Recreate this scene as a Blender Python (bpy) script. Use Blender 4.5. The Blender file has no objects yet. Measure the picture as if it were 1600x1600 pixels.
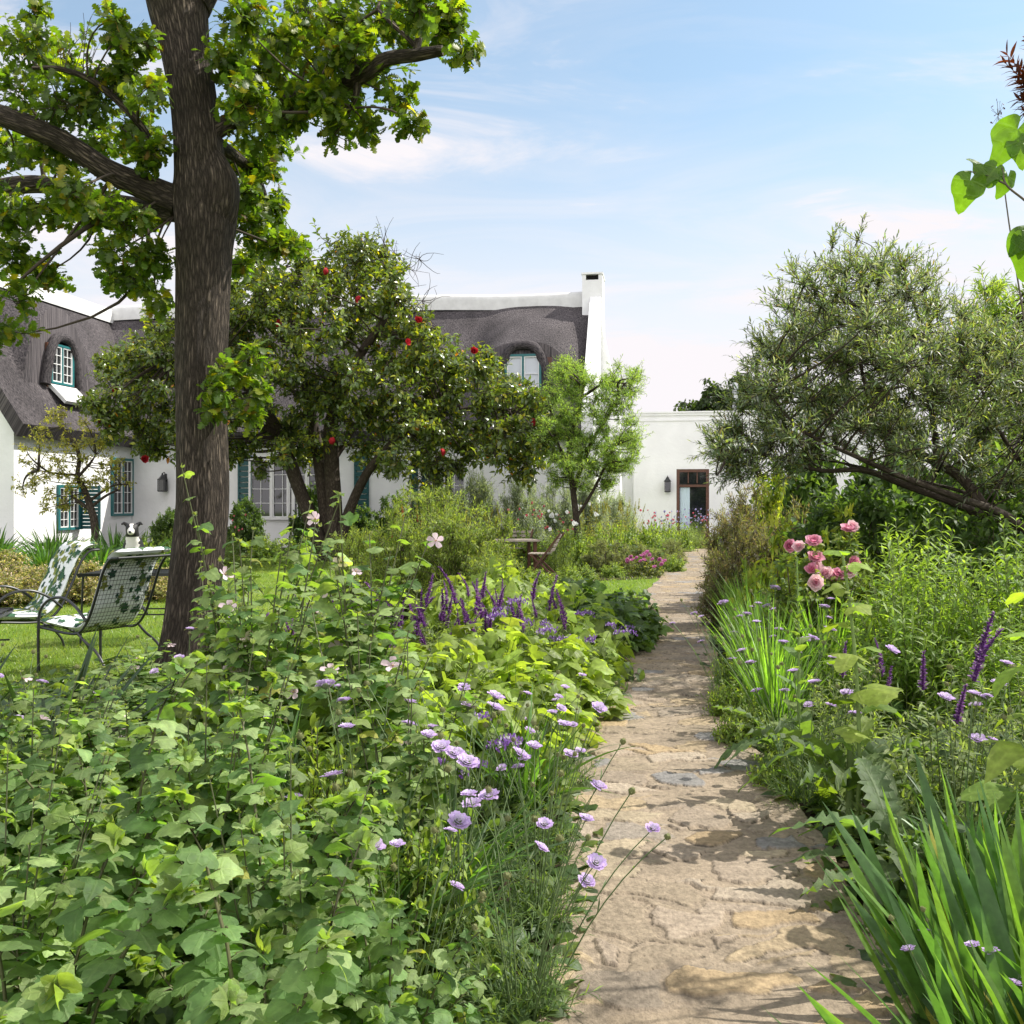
import bpy, math
import numpy as np
from mathutils import Vector, Matrix
# ------------------------------------------------------------------ camera, sky, sun, exposure
scene = bpy.context.scene
COL = scene.collection
F_PX, HOR, EYE = 1500.0, 785.0, 1.4
cam_data = bpy.data.cameras.new('camera')
cam = bpy.data.objects.new('camera', cam_data); COL.objects.link(cam)
cam.location = (0, 0, EYE); cam.rotation_euler = (math.pi/2, 0, 0)
cam_data.sensor_width = 36.0; cam_data.lens = 36.0*F_PX/1600.0
cam_data.shift_y = -(800-HOR)/1600.0
cam_data.clip_end = 4000
scene.camera = cam

SUN_EL, SUN_AZ = math.radians(50), math.radians(73)     # azimuth from +Y towards +X
world = bpy.data.worlds.new('World'); scene.world = world; world.use_nodes = True
wn = world.node_tree; wn.nodes.clear()
def N(t, kind, **kw):
    n = t.nodes.new(kind)
    for k, v in kw.items():
        if k.startswith('i_'):
            key = k[2:]; key = int(key) if key.isdigit() else key.replace('_', ' ')
            n.inputs[key].default_value = v
        else: setattr(n, k, v)
    return n
sky = N(wn, 'ShaderNodeTexSky', sky_type='NISHITA', sun_disc=False, sun_elevation=SUN_EL, sun_rotation=SUN_AZ, altitude=100, air_density=1.0, dust_density=1.2, ozone_density=1.6)
tc = N(wn, 'ShaderNodeTexCoord')
sep = N(wn, 'ShaderNodeSeparateXYZ'); wn.links.new(tc.outputs['Generated'], sep.inputs[0])
# flatten the dome onto a cloud layer so that streaks stretch towards the horizon
zz = N(wn, 'ShaderNodeMath', operation='MAXIMUM', i_1=0.0); wn.links.new(sep.outputs[2], zz.inputs[0])
zp = N(wn, 'ShaderNodeMath', operation='ADD', i_1=0.16); wn.links.new(zz.outputs[0], zp.inputs[0])
dx = N(wn, 'ShaderNodeMath', operation='DIVIDE'); dy = N(wn, 'ShaderNodeMath', operation='DIVIDE')
wn.links.new(sep.outputs[0], dx.inputs[0]); wn.links.new(zp.outputs[0], dx.inputs[1])
wn.links.new(sep.outputs[1], dy.inputs[0]); wn.links.new(zp.outputs[0], dy.inputs[1])
cmb = N(wn, 'ShaderNodeCombineXYZ'); wn.links.new(dx.outputs[0], cmb.inputs[0]); wn.links.new(dy.outputs[0], cmb.inputs[1])
mp = N(wn, 'ShaderNodeMapping'); mp.inputs['Rotation'].default_value = (0, 0, math.radians(24)); mp.inputs['Scale'].default_value = (0.75, 1.5, 1); mp.inputs['Location'].default_value = (2.3, 0.4, 0.0)
wn.links.new(cmb.outputs[0], mp.inputs[0])
n1 = N(wn, 'ShaderNodeTexNoise', i_Scale=0.55, i_Detail=3.0, i_Roughness=0.5, i_Distortion=0.4); wn.links.new(mp.outputs[0], n1.inputs[0])
n2 = N(wn, 'ShaderNodeTexNoise', i_Scale=1.7, i_Detail=8.0, i_Roughness=0.62, i_Distortion=1.1); wn.links.new(mp.outputs[0], n2.inputs[0])
mul = N(wn, 'ShaderNodeMath', operation='MULTIPLY'); wn.links.new(n1.outputs[0], mul.inputs[0]); wn.links.new(n2.outputs[0], mul.inputs[1])
rmp = N(wn, 'ShaderNodeMapRange'); rmp.inputs[1].default_value = 0.165; rmp.inputs[2].default_value = 0.315; rmp.inputs[3].default_value = 0.0; rmp.inputs[4].default_value = 0.85
rmp.clamp = True; wn.links.new(mul.outputs[0], rmp.inputs[0])
# thin veil thickening towards the horizon
veil = N(wn, 'ShaderNodeMapRange', interpolation_type='SMOOTHSTEP'); veil.inputs[1].default_value = 0.42; veil.inputs[2].default_value = 0.10; veil.inputs[3].default_value = 0.20; veil.inputs[4].default_value = 0.93
wn.links.new(sep.outputs[2], veil.inputs[0])
mx = N(wn, 'ShaderNodeMath', operation='MAXIMUM'); wn.links.new(rmp.outputs[0], mx.inputs[0]); wn.links.new(veil.outputs[0], mx.inputs[1])
addc = N(wn, 'ShaderNodeMath', operation='MULTIPLY_ADD', i_1=0.35, use_clamp=True); wn.links.new(rmp.outputs[0], addc.inputs[0]); wn.links.new(mx.outputs[0], addc.inputs[2])
SKY_S = 0.14
gain = N(wn, 'ShaderNodeMix', data_type='RGBA', blend_type='MULTIPLY'); gain.inputs[0].default_value = 1.0; gain.inputs[7].default_value = (0.80, 1.02, 0.97, 1)
wn.links.new(sky.outputs[0], gain.inputs[6])
mixc = N(wn, 'ShaderNodeMix', data_type='RGBA')
# unseen clouds behind the photographer, made brighter to add front fill light
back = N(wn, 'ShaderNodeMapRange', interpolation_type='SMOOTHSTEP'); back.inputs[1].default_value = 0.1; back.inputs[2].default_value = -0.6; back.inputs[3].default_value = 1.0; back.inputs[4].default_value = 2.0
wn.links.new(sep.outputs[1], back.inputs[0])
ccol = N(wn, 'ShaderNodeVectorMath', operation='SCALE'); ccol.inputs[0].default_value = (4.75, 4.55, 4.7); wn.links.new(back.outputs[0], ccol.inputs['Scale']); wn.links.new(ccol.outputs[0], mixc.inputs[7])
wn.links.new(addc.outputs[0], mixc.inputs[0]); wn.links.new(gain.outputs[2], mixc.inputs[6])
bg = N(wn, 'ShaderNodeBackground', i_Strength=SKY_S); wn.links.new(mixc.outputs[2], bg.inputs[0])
wo = N(wn, 'ShaderNodeOutputWorld'); wn.links.new(bg.outputs[0], wo.inputs[0])

sd = bpy.data.lights.new('sun', 'SUN'); sd.energy = 4.7; sd.angle = math.radians(0.5); sd.color = (1.0, 0.955, 0.88)
sun = bpy.data.objects.new('sun', sd); COL.objects.link(sun)
SDIR = Vector((math.sin(SUN_AZ)*math.cos(SUN_EL), math.cos(SUN_AZ)*math.cos(SUN_EL), math.sin(SUN_EL)))
sun.rotation_euler = (-SDIR).to_track_quat('-Z', 'Y').to_euler()
scene.view_settings.view_transform = 'Standard'; scene.view_settings.look = 'None'
scene.view_settings.exposure = 0.57; scene.view_settings.gamma = 1.0
cy = scene.cycles
cy.max_bounces = 7; cy.diffuse_bounces = 4; cy.glossy_bounces = 2; cy.transmission_bounces = 5; cy.transparent_max_bounces = 4
cy.sample_clamp_indirect = 6.0; cy.use_denoising = True

# ------------------------------------------------------------------ helpers
rng = np.random.default_rng(11)
def U(a, b, n=None): return rng.uniform(a, b, n)
def P(px, py, d): return np.array([(px-800)*d/F_PX, d, EYE-(py-HOR)*d/F_PX])
def G(px, py): d = F_PX*EYE/(py-HOR); return np.array([(px-800)*d/F_PX, d, 0.0])
def unit(v): return v/np.maximum(np.linalg.norm(v, axis=-1, keepdims=True), 1e-9)

def hash2(ix, iy, seed):
    h = (ix*374761393 + iy*668265263 + seed*1442695041).astype(np.int64)
    h = (h ^ (h >> 13))*1274126177 & 0x7fffffff
    return ((h ^ (h >> 16)) & 0xffff)/65535.0
def vnoise(x, y, seed=0):
    ix = np.floor(x).astype(np.int64); iy = np.floor(y).astype(np.int64); fx = x-ix; fy = y-iy
    fx = fx*fx*(3-2*fx); fy = fy*fy*(3-2*fy)
    a = hash2(ix, iy, seed); b = hash2(ix+1, iy, seed); c = hash2(ix, iy+1, seed); d = hash2(ix+1, iy+1, seed)
    return (a*(1-fx)+b*fx)*(1-fy)+(c*(1-fx)+d*fx)*fy
def fbm(x, y, seed=0, o=4):
    s = 0; a = .5
    for k in range(o): s = s+a*vnoise(x*2**k, y*2**k, seed+k*17); a *= .5
    return s

class MB:
    """collects vertices, faces, colours and leaf coordinates; build() links them as ONE mesh object"""
    def __init__(s): s.v = []; s.q = []; s.t = []; s.c = []; s.u = []; s.qm = []; s.tm = []; s.n = 0
    def add(s, V, q=None, t=None, col=(.5, .5, .5), uv=None, mi=0):
        V = np.asarray(V, dtype=np.float32).reshape(-1, 3); m = len(V)
        c = np.asarray(col, dtype=np.float32)
        if c.ndim == 1: c = np.tile(c[None, :3], (m, 1))
        s.v.append(V); s.c.append(c)
        s.u.append(np.zeros((m, 3), np.float32) if uv is None else np.asarray(uv, np.float32))
        if q is not None and len(q): q = np.asarray(q, np.int64).reshape(-1, 4)+s.n; s.q.append(q); s.qm.append(np.full(len(q), mi, np.int32))
        if t is not None and len(t): t = np.asarray(t, np.int64).reshape(-1, 3)+s.n; s.t.append(t); s.tm.append(np.full(len(t), mi, np.int32))
        s.n += m
    def mesh(s, name, mats, smooth=True):
        me = bpy.data.meshes.new(name)
        V = np.concatenate(s.v); Q = np.concatenate(s.q) if s.q else np.zeros((0, 4), np.int64); T = np.concatenate(s.t) if s.t else np.zeros((0, 3), np.int64)
        me.vertices.add(len(V)); me.vertices.foreach_set('co', V.ravel())
        nl = Q.size+T.size; me.loops.add(nl)
        me.loops.foreach_set('vertex_index', np.concatenate([Q.ravel(), T.ravel()]).astype(np.int32))
        nf = len(Q)+len(T); me.polygons.add(nf)
        st = np.concatenate([np.arange(len(Q))*4, Q.size+np.arange(len(T))*3]).astype(np.int32)
        me.polygons.foreach_set('loop_start', st)
        mi = np.concatenate(s.qm+s.tm).astype(np.int32) if (s.qm or s.tm) else np.zeros(nf, np.int32)
        me.polygons.foreach_set('material_index', mi)
        me.polygons.foreach_set('use_smooth', np.full(nf, smooth, bool))
        a = me.attributes.new('Col', 'FLOAT_COLOR', 'POINT'); C = np.concatenate(s.c); a.data.foreach_set('color', np.concatenate([C, np.ones((len(C), 1), np.float32)], 1).ravel())
        u = me.attributes.new('luv', 'FLOAT_VECTOR', 'POINT'); u.data.foreach_set('vector', np.concatenate(s.u).ravel())
        me.update(calc_edges=True)
        for m in (mats if isinstance(mats, (list, tuple)) else [mats]): me.materials.append(m)
        return me
    def build(s, name, mats, parent=None, smooth=True):
        return link(name, s.mesh(name, mats, smooth), parent)
def link(name, me, parent=None):
    o = bpy.data.objects.new(name, me); COL.objects.link(o)
    if parent is not None: o.parent = parent
    return o
def tag(o, label=None, cat=None, group=None, kind=None):
    if label: o['label'] = label
    if cat: o['category'] = cat
    if group: o['group'] = group
    if kind: o['kind'] = kind
    return o
def thing(name, label=None, cat=None, loc=(0, 0, 0), rz=0, group=None):
    o = bpy.data.objects.new(name, None); COL.objects.link(o); o.empty_display_size = .1
    o.location = loc; o.rotation_euler = (0, 0, rz); return tag(o, label, cat, group)
KIDS = {}
def dup(o, parent=None):
    c = o.copy(); COL.objects.link(c)
    if parent is not None: c.parent = parent
    for ch in KIDS[o.name]: dup2(ch, c)
    return c
def dup2(o, parent):
    c = o.copy(); COL.objects.link(c); c.parent = parent
    for ch in KIDS.get(o.name, ()): dup2(ch, c)
def note_kids(o):
    KIDS[o.name] = list(o.children)
    for ch in o.children: note_kids(ch)
class Kind:
    """a few finished variants of one plant; put() uses each once and then copies of it"""
    def __init__(s, roots): s.r = roots; s.k = 0; [note_kids(r) for r in roots]
    def put(s, x, y, label, cat, group=None, sc=(1, 1, 1), rz=None, z=0, which=None):
        i = (s.k if which is None else which) % len(s.r); s.k += 1
        r = s.r[i]
        if 3.6 < y < 11 and abs(x-path_c(y)) < 1.5: x = x-.13*min(1, (y-3.6)/.8)*min(1, (11-y)/1.5)
        if r.get('category') is None: o = r
        else: o = dup(r)
        o.location = (x, y, z); o.rotation_euler = (0, 0, U(0, 6.28) if rz is None else rz)
        o.scale = sc if isinstance(sc, (tuple, list)) else (sc, sc, sc)
        if 'group' in o.keys(): del o['group']
        return tag(o, label, cat, group)
    def px(s, px, top, d, wpx, w0, h0, label, cat, group=None, **k):
        """stand it at depth d so that it spans wpx pixels and reaches pixel row top"""
        x = (px-800)*d/F_PX; h = EYE-(top-HOR)*d/F_PX; w = wpx*d/F_PX
        return s.put(x, d, label, cat, group, sc=(w/w0, w/w0, h/h0), **k)

# ------------------------------------------------------------------ materials
def mat_base(name):
    m = bpy.data.materials.new(name); m.use_nodes = True; t = m.node_tree; t.nodes.clear()
    out = N(t, 'ShaderNodeOutputMaterial'); return m, t, out
def leaf_mat(name, rough=.45, trans=.42, tint=(1.5, 1.75, .55), spec=.5, vein=.25, bump=.25, veins=7.0):
    m, t, out = mat_base(name)
    a = N(t, 'ShaderNodeAttribute', attribute_name='Col'); l = N(t, 'ShaderNodeAttribute', attribute_name='luv')
    sp = N(t, 'ShaderNodeSeparateXYZ'); t.links.new(l.outputs['Vector'], sp.inputs[0])
    ab = N(t, 'ShaderNodeMath', operation='ABSOLUTE'); t.links.new(sp.outputs[1], ab.inputs[0])
    mid = N(t, 'ShaderNodeMapRange'); mid.inputs[1].default_value = .14; mid.inputs[2].default_value = .0; mid.inputs[3].default_value = 0; mid.inputs[4].default_value = 1
    t.links.new(ab.outputs[0], mid.inputs[0])
    s1 = N(t, 'ShaderNodeMath', operation='MULTIPLY_ADD', i_1=-.45); t.links.new(ab.outputs[0], s1.inputs[0]); t.links.new(sp.outputs[0], s1.inputs[2])
    s2 = N(t, 'ShaderNodeMath', operation='MULTIPLY', i_1=veins*6.283); t.links.new(s1.outputs[0], s2.inputs[0])
    s3 = N(t, 'ShaderNodeMath', operation='SINE'); t.links.new(s2.outputs[0], s3.inputs[0])
    s4 = N(t, 'ShaderNodeMapRange'); s4.inputs[1].default_value = .75; s4.inputs[2].default_value = 1; s4.inputs[3].default_value = 0; s4.inputs[4].default_value = .6; t.links.new(s3.outputs[0], s4.inputs[0])
    vm = N(t, 'ShaderNodeMath', operation='MAXIMUM'); t.links.new(mid.outputs[0], vm.inputs[0]); t.links.new(s4.outputs[0], vm.inputs[1])
    vf = N(t, 'ShaderNodeMath', operation='MULTIPLY', i_1=vein); t.links.new(vm.outputs[0], vf.inputs[0])
    # blotchy unevenness inside every leaf
    tcd = N(t, 'ShaderNodeTexCoord'); ns = N(t, 'ShaderNodeTexNoise', i_Scale=38.0, i_Detail=3.0); t.links.new(tcd.outputs['Object'], ns.inputs[0])
    br = N(t, 'ShaderNodeMapRange'); br.inputs[1].default_value = .3; br.inputs[2].default_value = .7; br.inputs[3].default_value = .78; br.inputs[4].default_value = 1.22; t.links.new(ns.outputs[0], br.inputs[0])
    c0 = N(t, 'ShaderNodeVectorMath', operation='SCALE'); t.links.new(a.outputs['Color'], c0.inputs[0]); t.links.new(br.outputs[0], c0.inputs['Scale'])
    light = N(t, 'ShaderNodeMix', data_type='RGBA', blend_type='MIX'); t.links.new(vf.outputs[0], light.inputs[0]); t.links.new(c0.outputs[0], light.inputs[6])
    bc = N(t, 'ShaderNodeVectorMath', operation='MULTIPLY_ADD'); bc.inputs[1].default_value = (1.5, 1.4, 1.3); bc.inputs[2].default_value = (.06, .07, .03); t.links.new(c0.outputs[0], bc.inputs[0])
    t.links.new(bc.outputs[0], light.inputs[7])
    tt = N(t, 'ShaderNodeMix', data_type='RGBA', blend_type='MULTIPLY'); tt.inputs[0].default_value = 1; tt.inputs[7].default_value = (*tint, 1); t.links.new(c0.outputs[0], tt.inputs[6])
    bs = N(t, 'ShaderNodeBsdfPrincipled', i_Roughness=rough); bs.inputs['Specular IOR Level'].default_value = spec
    t.links.new(light.outputs[2], bs.inputs['Base Color'])
    if bump > 0:
        bp = N(t, 'ShaderNodeBump', i_Strength=bump, i_Distance=.004); bp.invert = True; t.links.new(vm.outputs[0], bp.inputs['Height']); t.links.new(bp.outputs[0], bs.inputs['Normal'])
    tr = N(t, 'ShaderNodeBsdfTranslucent'); t.links.new(tt.outputs[2], tr.inputs[0])
    mxs = N(t, 'ShaderNodeMixShader'); mxs.inputs[0].default_value = trans
    t.links.new(bs.outputs[0], mxs.inputs[1]); t.links.new(tr.outputs[0], mxs.inputs[2]); t.links.new(mxs.outputs[0], out.inputs[0])
    return m
def petal_mat(name, rough=.6, trans=.4):
    m, t, out = mat_base(name)
    a = N(t, 'ShaderNodeAttribute', attribute_name='Col')
    bs = N(t, 'ShaderNodeBsdfPrincipled', i_Roughness=rough); bs.inputs['Specular IOR Level'].default_value = .2; t.links.new(a.outputs['Color'], bs.inputs['Base Color'])
    tr = N(t, 'ShaderNodeBsdfTranslucent'); t.links.new(a.outputs['Color'], tr.inputs[0])
    mxs = N(t, 'ShaderNodeMixShader'); mxs.inputs[0].default_value = trans
    t.links.new(bs.outputs[0], mxs.inputs[1]); t.links.new(tr.outputs[0], mxs.inputs[2]); t.links.new(mxs.outputs[0], out.inputs[0]); return m
def plain(name, col, rough=.6, spec=.4, metal=0., nscale=0., namt=.15, bump=0., bscale=60., attr=False, bdist=.01):
    m, t, out = mat_base(name)
    bs = N(t, 'ShaderNodeBsdfPrincipled', i_Roughness=rough, i_Metallic=metal); bs.inputs['Specular IOR Level'].default_value = spec
    bs.inputs['Base Color'].default_value = (*col, 1)
    tcd = N(t, 'ShaderNodeTexCoord'); src = None
    if attr: a = N(t, 'ShaderNodeAttribute', attribute_name='Col'); src = a.outputs['Color']; t.links.new(src, bs.inputs['Base Color'])
    if nscale:
        n = N(t, 'ShaderNodeTexNoise', i_Scale=nscale, i_Detail=6.0, i_Roughness=.65); t.links.new(tcd.outputs['Object'], n.inputs[0])
        r = N(t, 'ShaderNodeMapRange'); r.inputs[1].default_value = .25; r.inputs[2].default_value = .75; r.inputs[3].default_value = 1-namt; r.inputs[4].default_value = 1+namt; t.links.new(n.outputs[0], r.inputs[0])
        v = N(t, 'ShaderNodeVectorMath', operation='SCALE'); t.links.new(r.outputs[0], v.inputs['Scale'])
        if src is not None: t.links.new(src, v.inputs[0])
        else: v.inputs[0].default_value = col
        t.links.new(v.outputs[0], bs.inputs['Base Color'])
    if bump:
        n = N(t, 'ShaderNodeTexNoise', i_Scale=bscale, i_Detail=5.0, i_Roughness=.6); t.links.new(tcd.outputs['Object'], n.inputs[0])
        b = N(t, 'ShaderNodeBump', i_Strength=bump, i_Distance=bdist); t.links.new(n.outputs[0], b.inputs['Height']); t.links.new(b.outputs[0], bs.inputs['Normal'])
    t.links.new(bs.outputs[0], out.inputs[0]); return m
def bark_mat(name, c1, c2, sx=22., sz=3.5, bump=.9, dist=.03):
    m, t, out = mat_base(name)
    l = N(t, 'ShaderNodeAttribute', attribute_name='luv')       # x around the trunk (metres), y along it
    mp = N(t, 'ShaderNodeMapping'); mp.inputs['Scale'].default_value = (sx, sz, 1); t.links.new(l.outputs['Vector'], mp.inputs[0])
    v = N(t, 'ShaderNodeTexVoronoi', feature='DISTANCE_TO_EDGE', i_Scale=1.0); 
    nz = N(t, 'ShaderNodeTexNoise', i_Scale=1.3, i_Detail=6.0, i_Roughness=.65); t.links.new(mp.outputs[0], nz.inputs[0])
    wv = N(t, 'ShaderNodeVectorMath', operation='MULTIPLY_ADD'); wv.inputs[1].default_value = (1.5, 1.5, 1.5); t.links.new(nz.outputs['Color'], wv.inputs[0]); t.links.new(mp.outputs[0], wv.inputs[2]); t.links.new(wv.outputs[0], v.inputs[0])
    r = N(t, 'ShaderNodeMapRange'); r.inputs[1].default_value = 0; r.inputs[2].default_value = .35; t.links.new(v.outputs[0], r.inputs[0])
    hh = N(t, 'ShaderNodeMath', operation='MULTIPLY_ADD', i_1=.5); t.links.new(nz.outputs[0], hh.inputs[0]); t.links.new(r.outputs[0], hh.inputs[2])
    tcd = N(t, 'ShaderNodeTexCoord'); big = N(t, 'ShaderNodeTexNoise', i_Scale=3.0, i_Detail=4.0); t.links.new(tcd.outputs['Object'], big.inputs[0])
    mixf = N(t, 'ShaderNodeMath', operation='MULTIPLY'); t.links.new(r.outputs[0], mixf.inputs[0]); t.links.new(big.outputs[0], mixf.inputs[1])
    mixf2 = N(t, 'ShaderNodeMath', operation='MULTIPLY', i_1=1.6, use_clamp=True); t.links.new(mixf.outputs[0], mixf2.inputs[0])
    c = N(t, 'ShaderNodeMix', data_type='RGBA'); c.inputs[6].default_value = (*c1, 1); c.inputs[7].default_value = (*c2, 1); t.links.new(mixf2.outputs[0], c.inputs[0])
    sp = N(t, 'ShaderNodeTexNoise', i_Scale=21.0, i_Detail=6.0, i_Roughness=.7); t.links.new(tcd.outputs['Object'], sp.inputs[0])
    lr = N(t, 'ShaderNodeMapRange'); lr.inputs[1].default_value = .66; lr.inputs[2].default_value = .80; lr.inputs[3].default_value = 0; lr.inputs[4].default_value = .55; t.links.new(sp.outputs[0], lr.inputs[0])
    c2n = N(t, 'ShaderNodeMix', data_type='RGBA'); c2n.inputs[7].default_value = (.34, .36, .31, 1); t.links.new(lr.outputs[0], c2n.inputs[0]); t.links.new(c.outputs[2], c2n.inputs[6])
    bs = N(t, 'ShaderNodeBsdfPrincipled', i_Roughness=.85); bs.inputs['Specular IOR Level'].default_value = .25; t.links.new(c2n.outputs[2], bs.inputs['Base Color'])
    b = N(t, 'ShaderNodeBump', i_Strength=bump, i_Distance=dist); t.links.new(hh.outputs[0], b.inputs['Height']); t.links.new(b.outputs[0], bs.inputs['Normal'])
    t.links.new(bs.outputs[0], out.inputs[0]); return m

M = {}
M['leaf'] = leaf_mat('soft_leaf', rough=.48, trans=.5, tint=(2.1, 2.05, .75))
M['mallow'] = leaf_mat('felted_leaf', rough=.62, trans=.50, tint=(1.9, 2.05, .45), spec=.40, vein=.40, bump=.5, veins=4)
M['gloss'] = leaf_mat('glossy_leaf', rough=.27, trans=.38, tint=(2.4, 2.3, .5), spec=.7, vein=.15, bump=.1)
M['heart'] = leaf_mat('heart_leaf', rough=.45, trans=.55, tint=(2.0, 2.2, .4), spec=.4, vein=.75, bump=.6, veins=3.5)
M['olive'] = leaf_mat('narrow_leaf', rough=.42, trans=.42, tint=(2.0, 2.1, .7), spec=.5, vein=.15, bump=0)
M['oak'] = leaf_mat('oak_leaf', rough=.4, trans=.50, tint=(2.4, 2.6, .45), spec=.4, vein=.3, bump=.15)
M['blade'] = leaf_mat('strap_leaf', rough=.38, trans=.46, tint=(1.9, 2.1, .5), spec=.45, vein=.06, bump=0, veins=0)
M['petal'] = petal_mat('petal')
M['stem'] = plain('green_stem', (.12, .17, .05), .6, attr=True)
M['twig'] = plain('twig_bark', (.09, .07, .05), .8, attr=True, nscale=30, namt=.3)
M['bark'] = bark_mat('oak_bark', (.034, .026, .019), (.205, .162, .122), 46, 6.5, 1.0, .03)
M['bark2'] = bark_mat('smooth_bark', (.035, .025, .018), (.10, .08, .06), 30, 8, .5, .012)
M['white'] = plain('lime_washed_plaster', (.80, .80, .79), .8, .2, nscale=.9, namt=.09, bump=.35, bscale=7, bdist=.03)
M['cap'] = plain('weathered_cement', (.62, .62, .60), .85, .2, nscale=2.5, namt=.16, bump=.3, bscale=14)
M['teal'] = plain('teal_paint', (.018, .14, .145), .4, .5, nscale=9, namt=.1)
M['shutter'] = plain('dark_teal_paint', (.012, .075, .08), .45, .4, nscale=9, namt=.15)
M['wpaint'] = plain('white_paint', (.78, .78, .76), .45, .5)
M['brownwood'] = plain('stained_wood', (.10, .04, .022), .5, .5, nscale=12, namt=.3)
M['greywood'] = plain('weathered_wood', (.34, .29, .24), .75, .3, nscale=18, namt=.3, bump=.3, bscale=40)
M['iron'] = plain('black_iron', (.02, .021, .022), .38, .5, nscale=25, namt=.3)
M['zinc'] = plain('zinc_metal', (.45, .46, .47), .38, .5, metal=.85, nscale=6, namt=.12)
M['curtain'] = plain('pale_curtain', (.55, .66, .72), .85, .2)
M['dark'] = plain('dark_room', (.012, .011, .010), .8, .2)
def glass_mat():
    m, t, out = mat_base('window_glass')
    bs = N(t, 'ShaderNodeBsdfPrincipled', i_Roughness=.04); bs.inputs['Base Color'].default_value = (.012, .014, .016, 1); bs.inputs['Specular IOR Level'].default_value = .8
    t.links.new(bs.outputs[0], out.inputs[0]); return m
M['glass'] = glass_mat()
def pale_glass():
    m, t, out = mat_base('curtained_glass')
    bs = N(t, 'ShaderNodeBsdfPrincipled', i_Roughness=.06); bs.inputs['Base Color'].default_value = (.52, .56, .60, 1); bs.inputs['Specular IOR Level'].default_value = .6
    t.links.new(bs.outputs[0], out.inputs[0]); return m
M['paleglass'] = pale_glass()
def thatch_mat():
    m, t, out = mat_base('thatch')
    l = N(t, 'ShaderNodeAttribute', attribute_name='luv')
    mp = N(t, 'ShaderNodeMapping'); mp.inputs['Scale'].default_value = (34, 9, 1); t.links.new(l.outputs['Vector'], mp.inputs[0])
    n = N(t, 'ShaderNodeTexNoise', i_Scale=1.0, i_Detail=5.0, i_Roughness=.75); t.links.new(mp.outputs[0], n.inputs[0])
    mp2 = N(t, 'ShaderNodeMapping'); mp2.inputs['Scale'].default_value = (.8, .35, 1); t.links.new(l.outputs['Vector'], mp2.inputs[0])
    n2 = N(t, 'ShaderNodeTexNoise', i_Scale=1.0, i_Detail=6.0, i_Roughness=.65); t.links.new(mp2.outputs[0], n2.inputs[0])
    r = N(t, 'ShaderNodeMapRange'); r.inputs[1].default_value = .38; r.inputs[2].default_value = .64; t.links.new(n.outputs[0], r.inputs[0])
    r2 = N(t, 'ShaderNodeMapRange'); r2.inputs[1].default_value = .35; r2.inputs[2].default_value = .65; r2.inputs[3].default_value = .55; r2.inputs[4].default_value = 1.15; t.links.new(n2.outputs[0], r2.inputs[0])
    c = N(t, 'ShaderNodeMix', data_type='RGBA'); c.inputs[6].default_value = (.022, .020, .024, 1); c.inputs[7].default_value = (.168, .148, .148, 1); t.links.new(r.outputs[0], c.inputs[0])
    v = N(t, 'ShaderNodeVectorMath', operation='SCALE'); t.links.new(c.outputs[2], v.inputs[0]); t.links.new(r2.outputs[0], v.inputs['Scale'])
    bs = N(t, 'ShaderNodeBsdfPrincipled', i_Roughness=.9); bs.inputs['Specular IOR Level'].default_value = .2; t.links.new(v.outputs[0], bs.inputs['Base Color'])
    b = N(t, 'ShaderNodeBump', i_Strength=.9, i_Distance=.05); t.links.new(n.outputs[0], b.inputs['Height']); t.links.new(b.outputs[0], bs.inputs['Normal'])
    t.links.new(bs.outputs[0], out.inputs[0]); return m
M['thatch'] = thatch_mat()

# ------------------------------------------------------------------ shape helpers
BQ = np.array([[0, 1, 3, 2], [4, 6, 7, 5], [0, 4, 5, 1], [2, 3, 7, 6], [0, 2, 6, 4], [1, 5, 7, 3]])
def box(mb, c, s, R=None, col=(.5, .5, .5), mi=0):
    """box of size s about c with its own corners per face (flat shading)"""
    k = np.array([[x, y, z] for x in (-.5, .5) for y in (-.5, .5) for z in (-.5, .5)])*np.asarray(s)
    if R is not None: k = k@np.asarray(R).T
    k = k+np.asarray(c)
    mb.add(k[BQ].reshape(-1, 3), q=np.arange(24).reshape(6, 4), col=col, mi=mi)
def bar(mb, a, b, w, h, col=(.5, .5, .5), up=(0, 0, 1), mi=0):
    a = np.asarray(a, float); b = np.asarray(b, float); d = b-a; L = np.linalg.norm(d); x = d/L
    u = np.asarray(up, float); z = u-(u@x)*x
    z = unit(z) if np.linalg.norm(z) > 1e-4 else unit(np.cross(x, [0, 1, .01])); y = np.cross(z, x)
    box(mb, (a+b)/2, (L, w, h), np.stack([x, y, z], 1), col, mi)
def catmull(p, n):
    p = np.asarray(p, float)
    if len(p) < 3: return p[0]+(p[-1]-p[0])*np.linspace(0, 1, n)[:, None]
    q = np.vstack([2*p[0]-p[1], p, 2*p[-1]-p[-2]]); t = np.linspace(0, len(p)-1-1e-6, n); i = t.astype(int); f = (t-i)[:, None]
    a, b, c, d = q[i], q[i+1], q[i+2], q[i+3]
    return .5*((2*b)+(-a+c)*f+(2*a-5*b+4*c-d)*f*f+(-a+3*b-3*c+d)*f**3)
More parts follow.
